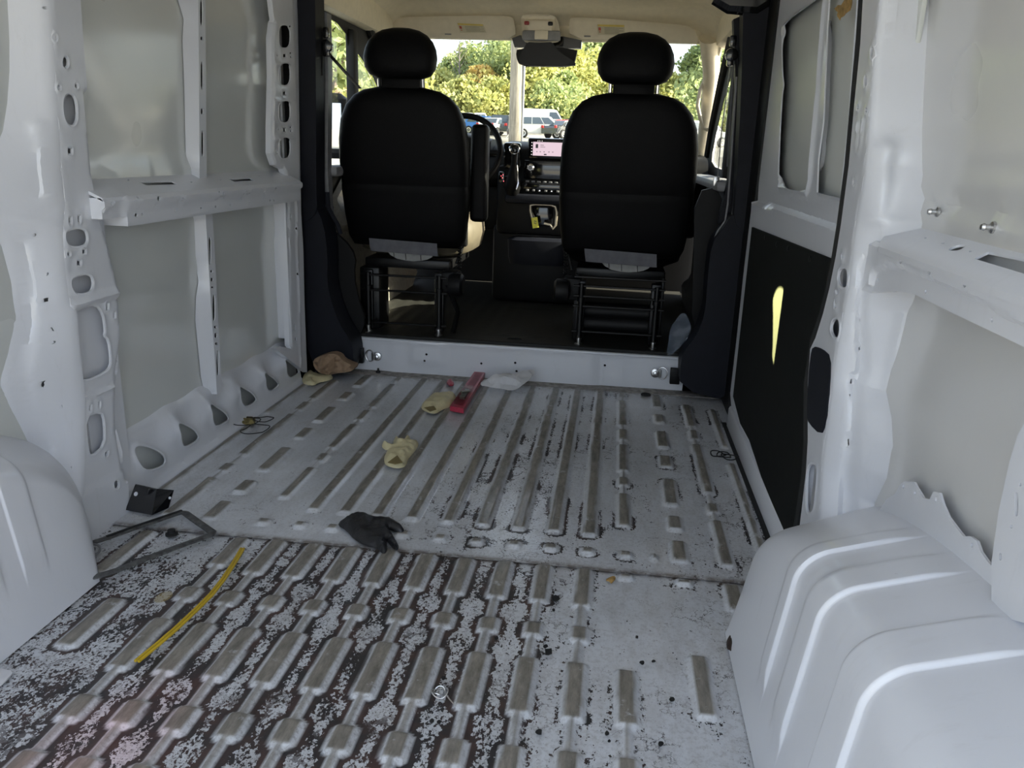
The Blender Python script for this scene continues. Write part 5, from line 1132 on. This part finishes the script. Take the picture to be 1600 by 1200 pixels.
def treemesh(h, wdt, seed, n):
    r = np.random.RandomState(seed); blobs = []
    for i in range(16):
        q = r.rand()**.8; zc = h*(.18+.74*q); rad = wdt*(.20+.20*r.rand())*(1.1-.55*q); a = r.rand()*6.28; d = wdt*.5*(1-q**1.6*.85)*r.rand()**.5
        blobs.append((d*math.cos(a), d*math.sin(a), zc, rad))
    c = np.array([blobs[i] for i in r.randint(0, len(blobs), n)]); v = r.randn(n, 3); v /= np.linalg.norm(v, axis=1)[:, None]
    p = c[:, :3]+v*c[:, 3:4]*(r.rand(n, 1)**.35)*np.array([1, 1, .8]); s = .16+.24*r.rand(n, 1)
    a = r.randn(n, 3); a /= np.linalg.norm(a, axis=1)[:, None]; b = np.cross(a, r.randn(n, 3)); b /= np.linalg.norm(b, axis=1)[:, None]
    V = np.stack([p-a*s, p-b*s*.6, p+a*s, p+b*s*.6], 1).reshape(-1, 3); F = np.arange(n*4).reshape(-1, 4)
    return V.tolist(), [tuple(f) for f in F.tolist()], blobs
def tree(px, Y, h, wdt, k, lab, seed, n=3600):
    x = px2x(px, Y); T = thing('tree', lab, 'tree', (x, Y, gz(Y)-.3), 'trees beyond the parking lot')
    ORG[T.name] = np.zeros(3)
    V, F, bl = treemesh(h, wdt, seed, n); mk('foliage', (V, F), LM[k], T, smooth=0)
    g = [tube([(0, 0, 0), (.1, 0, h*.4), (0, .1, h*.85)], [.28, .2, .06], 8)]
    for bx, by, bz, br in bl[:10]: g.append(tube([(0, 0, bz*.55), (bx, by, bz)], [.10, .03], 5))
    mk('trunk', join(*g), trunkm, T)
TR_ = [(690, 118, 11, 10, 'y', 'yellow-green low tree seen right of the left headrest'), (712, 128, 14, 9, 'g', 'green tree rising behind the low yellow trees on the left'), (738, 122, 15, 9, 'g', 'loose tall green tree, second left of the pole'), (752, 112, 11.5, 8, 'o', 'tree with an orange-tinged top left of the pole'), (728, 110, 9, 10, 'y', 'broad yellow tree above the pickup'),
       (782, 116, 17.5, 12, 'g', 'tallest green tree just left of the utility pole'), (772, 108, 9, 9, 'y', 'bright low yellow bushes left of the pole'), (826, 112, 14.5, 11, 'y', 'bright yellow tree just right of the utility pole'), (848, 120, 15, 11, 'g', 'green tree under the rear-view mirror'), (866, 110, 11, 10, 'g', 'mid-green low tree behind the white van'),
       (884, 118, 15, 11, 'y', 'yellow tree beside the right seat back edge'), (912, 120, 16.5, 12, 'y', 'tall yellow-green tree left of the right headrest'), (925, 126, 18, 11, 'g', 'tall green tree partly hidden by the right headrest'), (1052, 122, 11.5, 12, 'g', 'low green tree right of the right headrest'), (1082, 118, 15.5, 9, 'd', 'dark tall thin-crowned tree near the windscreen pillar'), (1100, 110, 9, 12, 'y', 'low yellow tree at the windscreen pillar'),
       (522, 48, 10, 11, 'y', 'yellow tree filling the driver door window'), (545, 60, 12, 10, 'g', 'green tree behind the driver door quarter window'), (500, 42, 9, 9, 'g', 'green tree at the rear of the driver door window'), (572, 70, 11, 10, 'y', 'yellow tree behind the left headrest edge'), (1125, 100, 13, 12, 'g', 'green tree beyond the right windscreen pillar'), (660, 120, 12, 12, 'g', 'green tree hidden mostly by the left headrest'), (960, 124, 15, 14, 'g', 'broad green tree behind the right headrest'), (1010, 120, 13, 14, 'y', 'broad yellow tree behind the right headrest')]
for i, (a, Y, h, wdt, k, lab) in enumerate(TR_): tree(a, Y, h-4.2*(Y > 90)*1.0+1.2, wdt, k, lab, 20+i, 5200 if Y > 90 else 3600)
# a leafless tree
x = px2x(716, 119); T = thing('bare_tree', 'leafless grey tree rising against the sky', 'tree', (x, 119, gz(119))); ORG[T.name] = np.zeros(3)
g = [tube([(0, 0, 0), (.1, 0, 6), (0, 0, 12.5)], [.2, .14, .03], 6)]
rr = random.Random(3)
for i in range(16):
    z = 5+i*.42; s = 1 if i % 2 else -1; l = 1.3+rr.random()*1.4; g.append(tube([(0, 0, z), (s*l*.5, rr.random()-.5, z+l*.8), (s*l*.8, rr.random()-.5, z+l*1.7)], [.05, .035, .015], 5))
mk('branches', join(*g), simple('bare_bark', (.26, .22, .20), .9), T)
# understorey hedge between lot and trees
q = np.random.RandomState(5); n = 26000
P = np.stack([q.uniform(-70, 60, n), q.uniform(102, 126, n), q.rand(n)**1.2*4.5+gz(112)-.2], 1); sz = .16+.26*q.rand(n, 1)
a = q.randn(n, 3); a /= np.linalg.norm(a, axis=1)[:, None]; b = np.cross(a, q.randn(n, 3)); b /= np.linalg.norm(b, axis=1)[:, None]
V = np.stack([P-a*sz, P-b*sz*.6, P+a*sz, P+b*sz*.6], 1).reshape(-1, 3)
mk('undergrowth', (V.tolist(), [tuple(f) for f in np.arange(n*4).reshape(-1, 4).tolist()]), LM['y'], None, smooth=0, kind='stuff', label='yellow-green undergrowth along the far edge of the parking lot', cat='bushes')
# driver mirror outside
c0 = o3(521, 200, 4.25)
DM = thing('door_mirror', 'black door mirror outside the driver door', 'mirror', (-1.10, 4.30, 1.0))
mk('housing', loft([(.92, -1.12, 4.30, .05, .04, 3), (.95, -1.12, 4.30, .09, .06, 3), (1.10, -1.12, 4.30, .10, .06, 3), (1.22, -1.12, 4.30, .09, .05, 3), (1.25, -1.12, 4.30, .05, .03, 3)], 20), M['black'], DM)
mk('mirror_glass', box(-1.19, -1.05, 4.238, 4.245, .97, 1.20, .004), M['chrome'], DM)
mk('arm', tube([(-.94, 4.33, .98), (-1.06, 4.31, 1.0)], .02, 8), M['black'], DM)
# added spot in place of a sun glint, lights the hardboard panel
_P = np.array([.886, *at(1217, 512, 0, .886)[1:]]); _Q = np.array([-.915, 4.60, 1.10]); _D = (_Q-_P)/np.linalg.norm(_Q-_P)
gl0 = spot('glass_glint', tuple(_Q+_D*1.5), tuple(_P), 9000, 2.8, (1, .95, .40), .1, .005); gl0.scale = (.85, 1, 1)
spot('tail_lamp_glow', (-.70, .05, .60), tuple(at(120, 1180, 2, .01)), 9.0, 13, (1, .10, .18), .9, .02)  # added red spot inside the van, standing in for tail lamp light
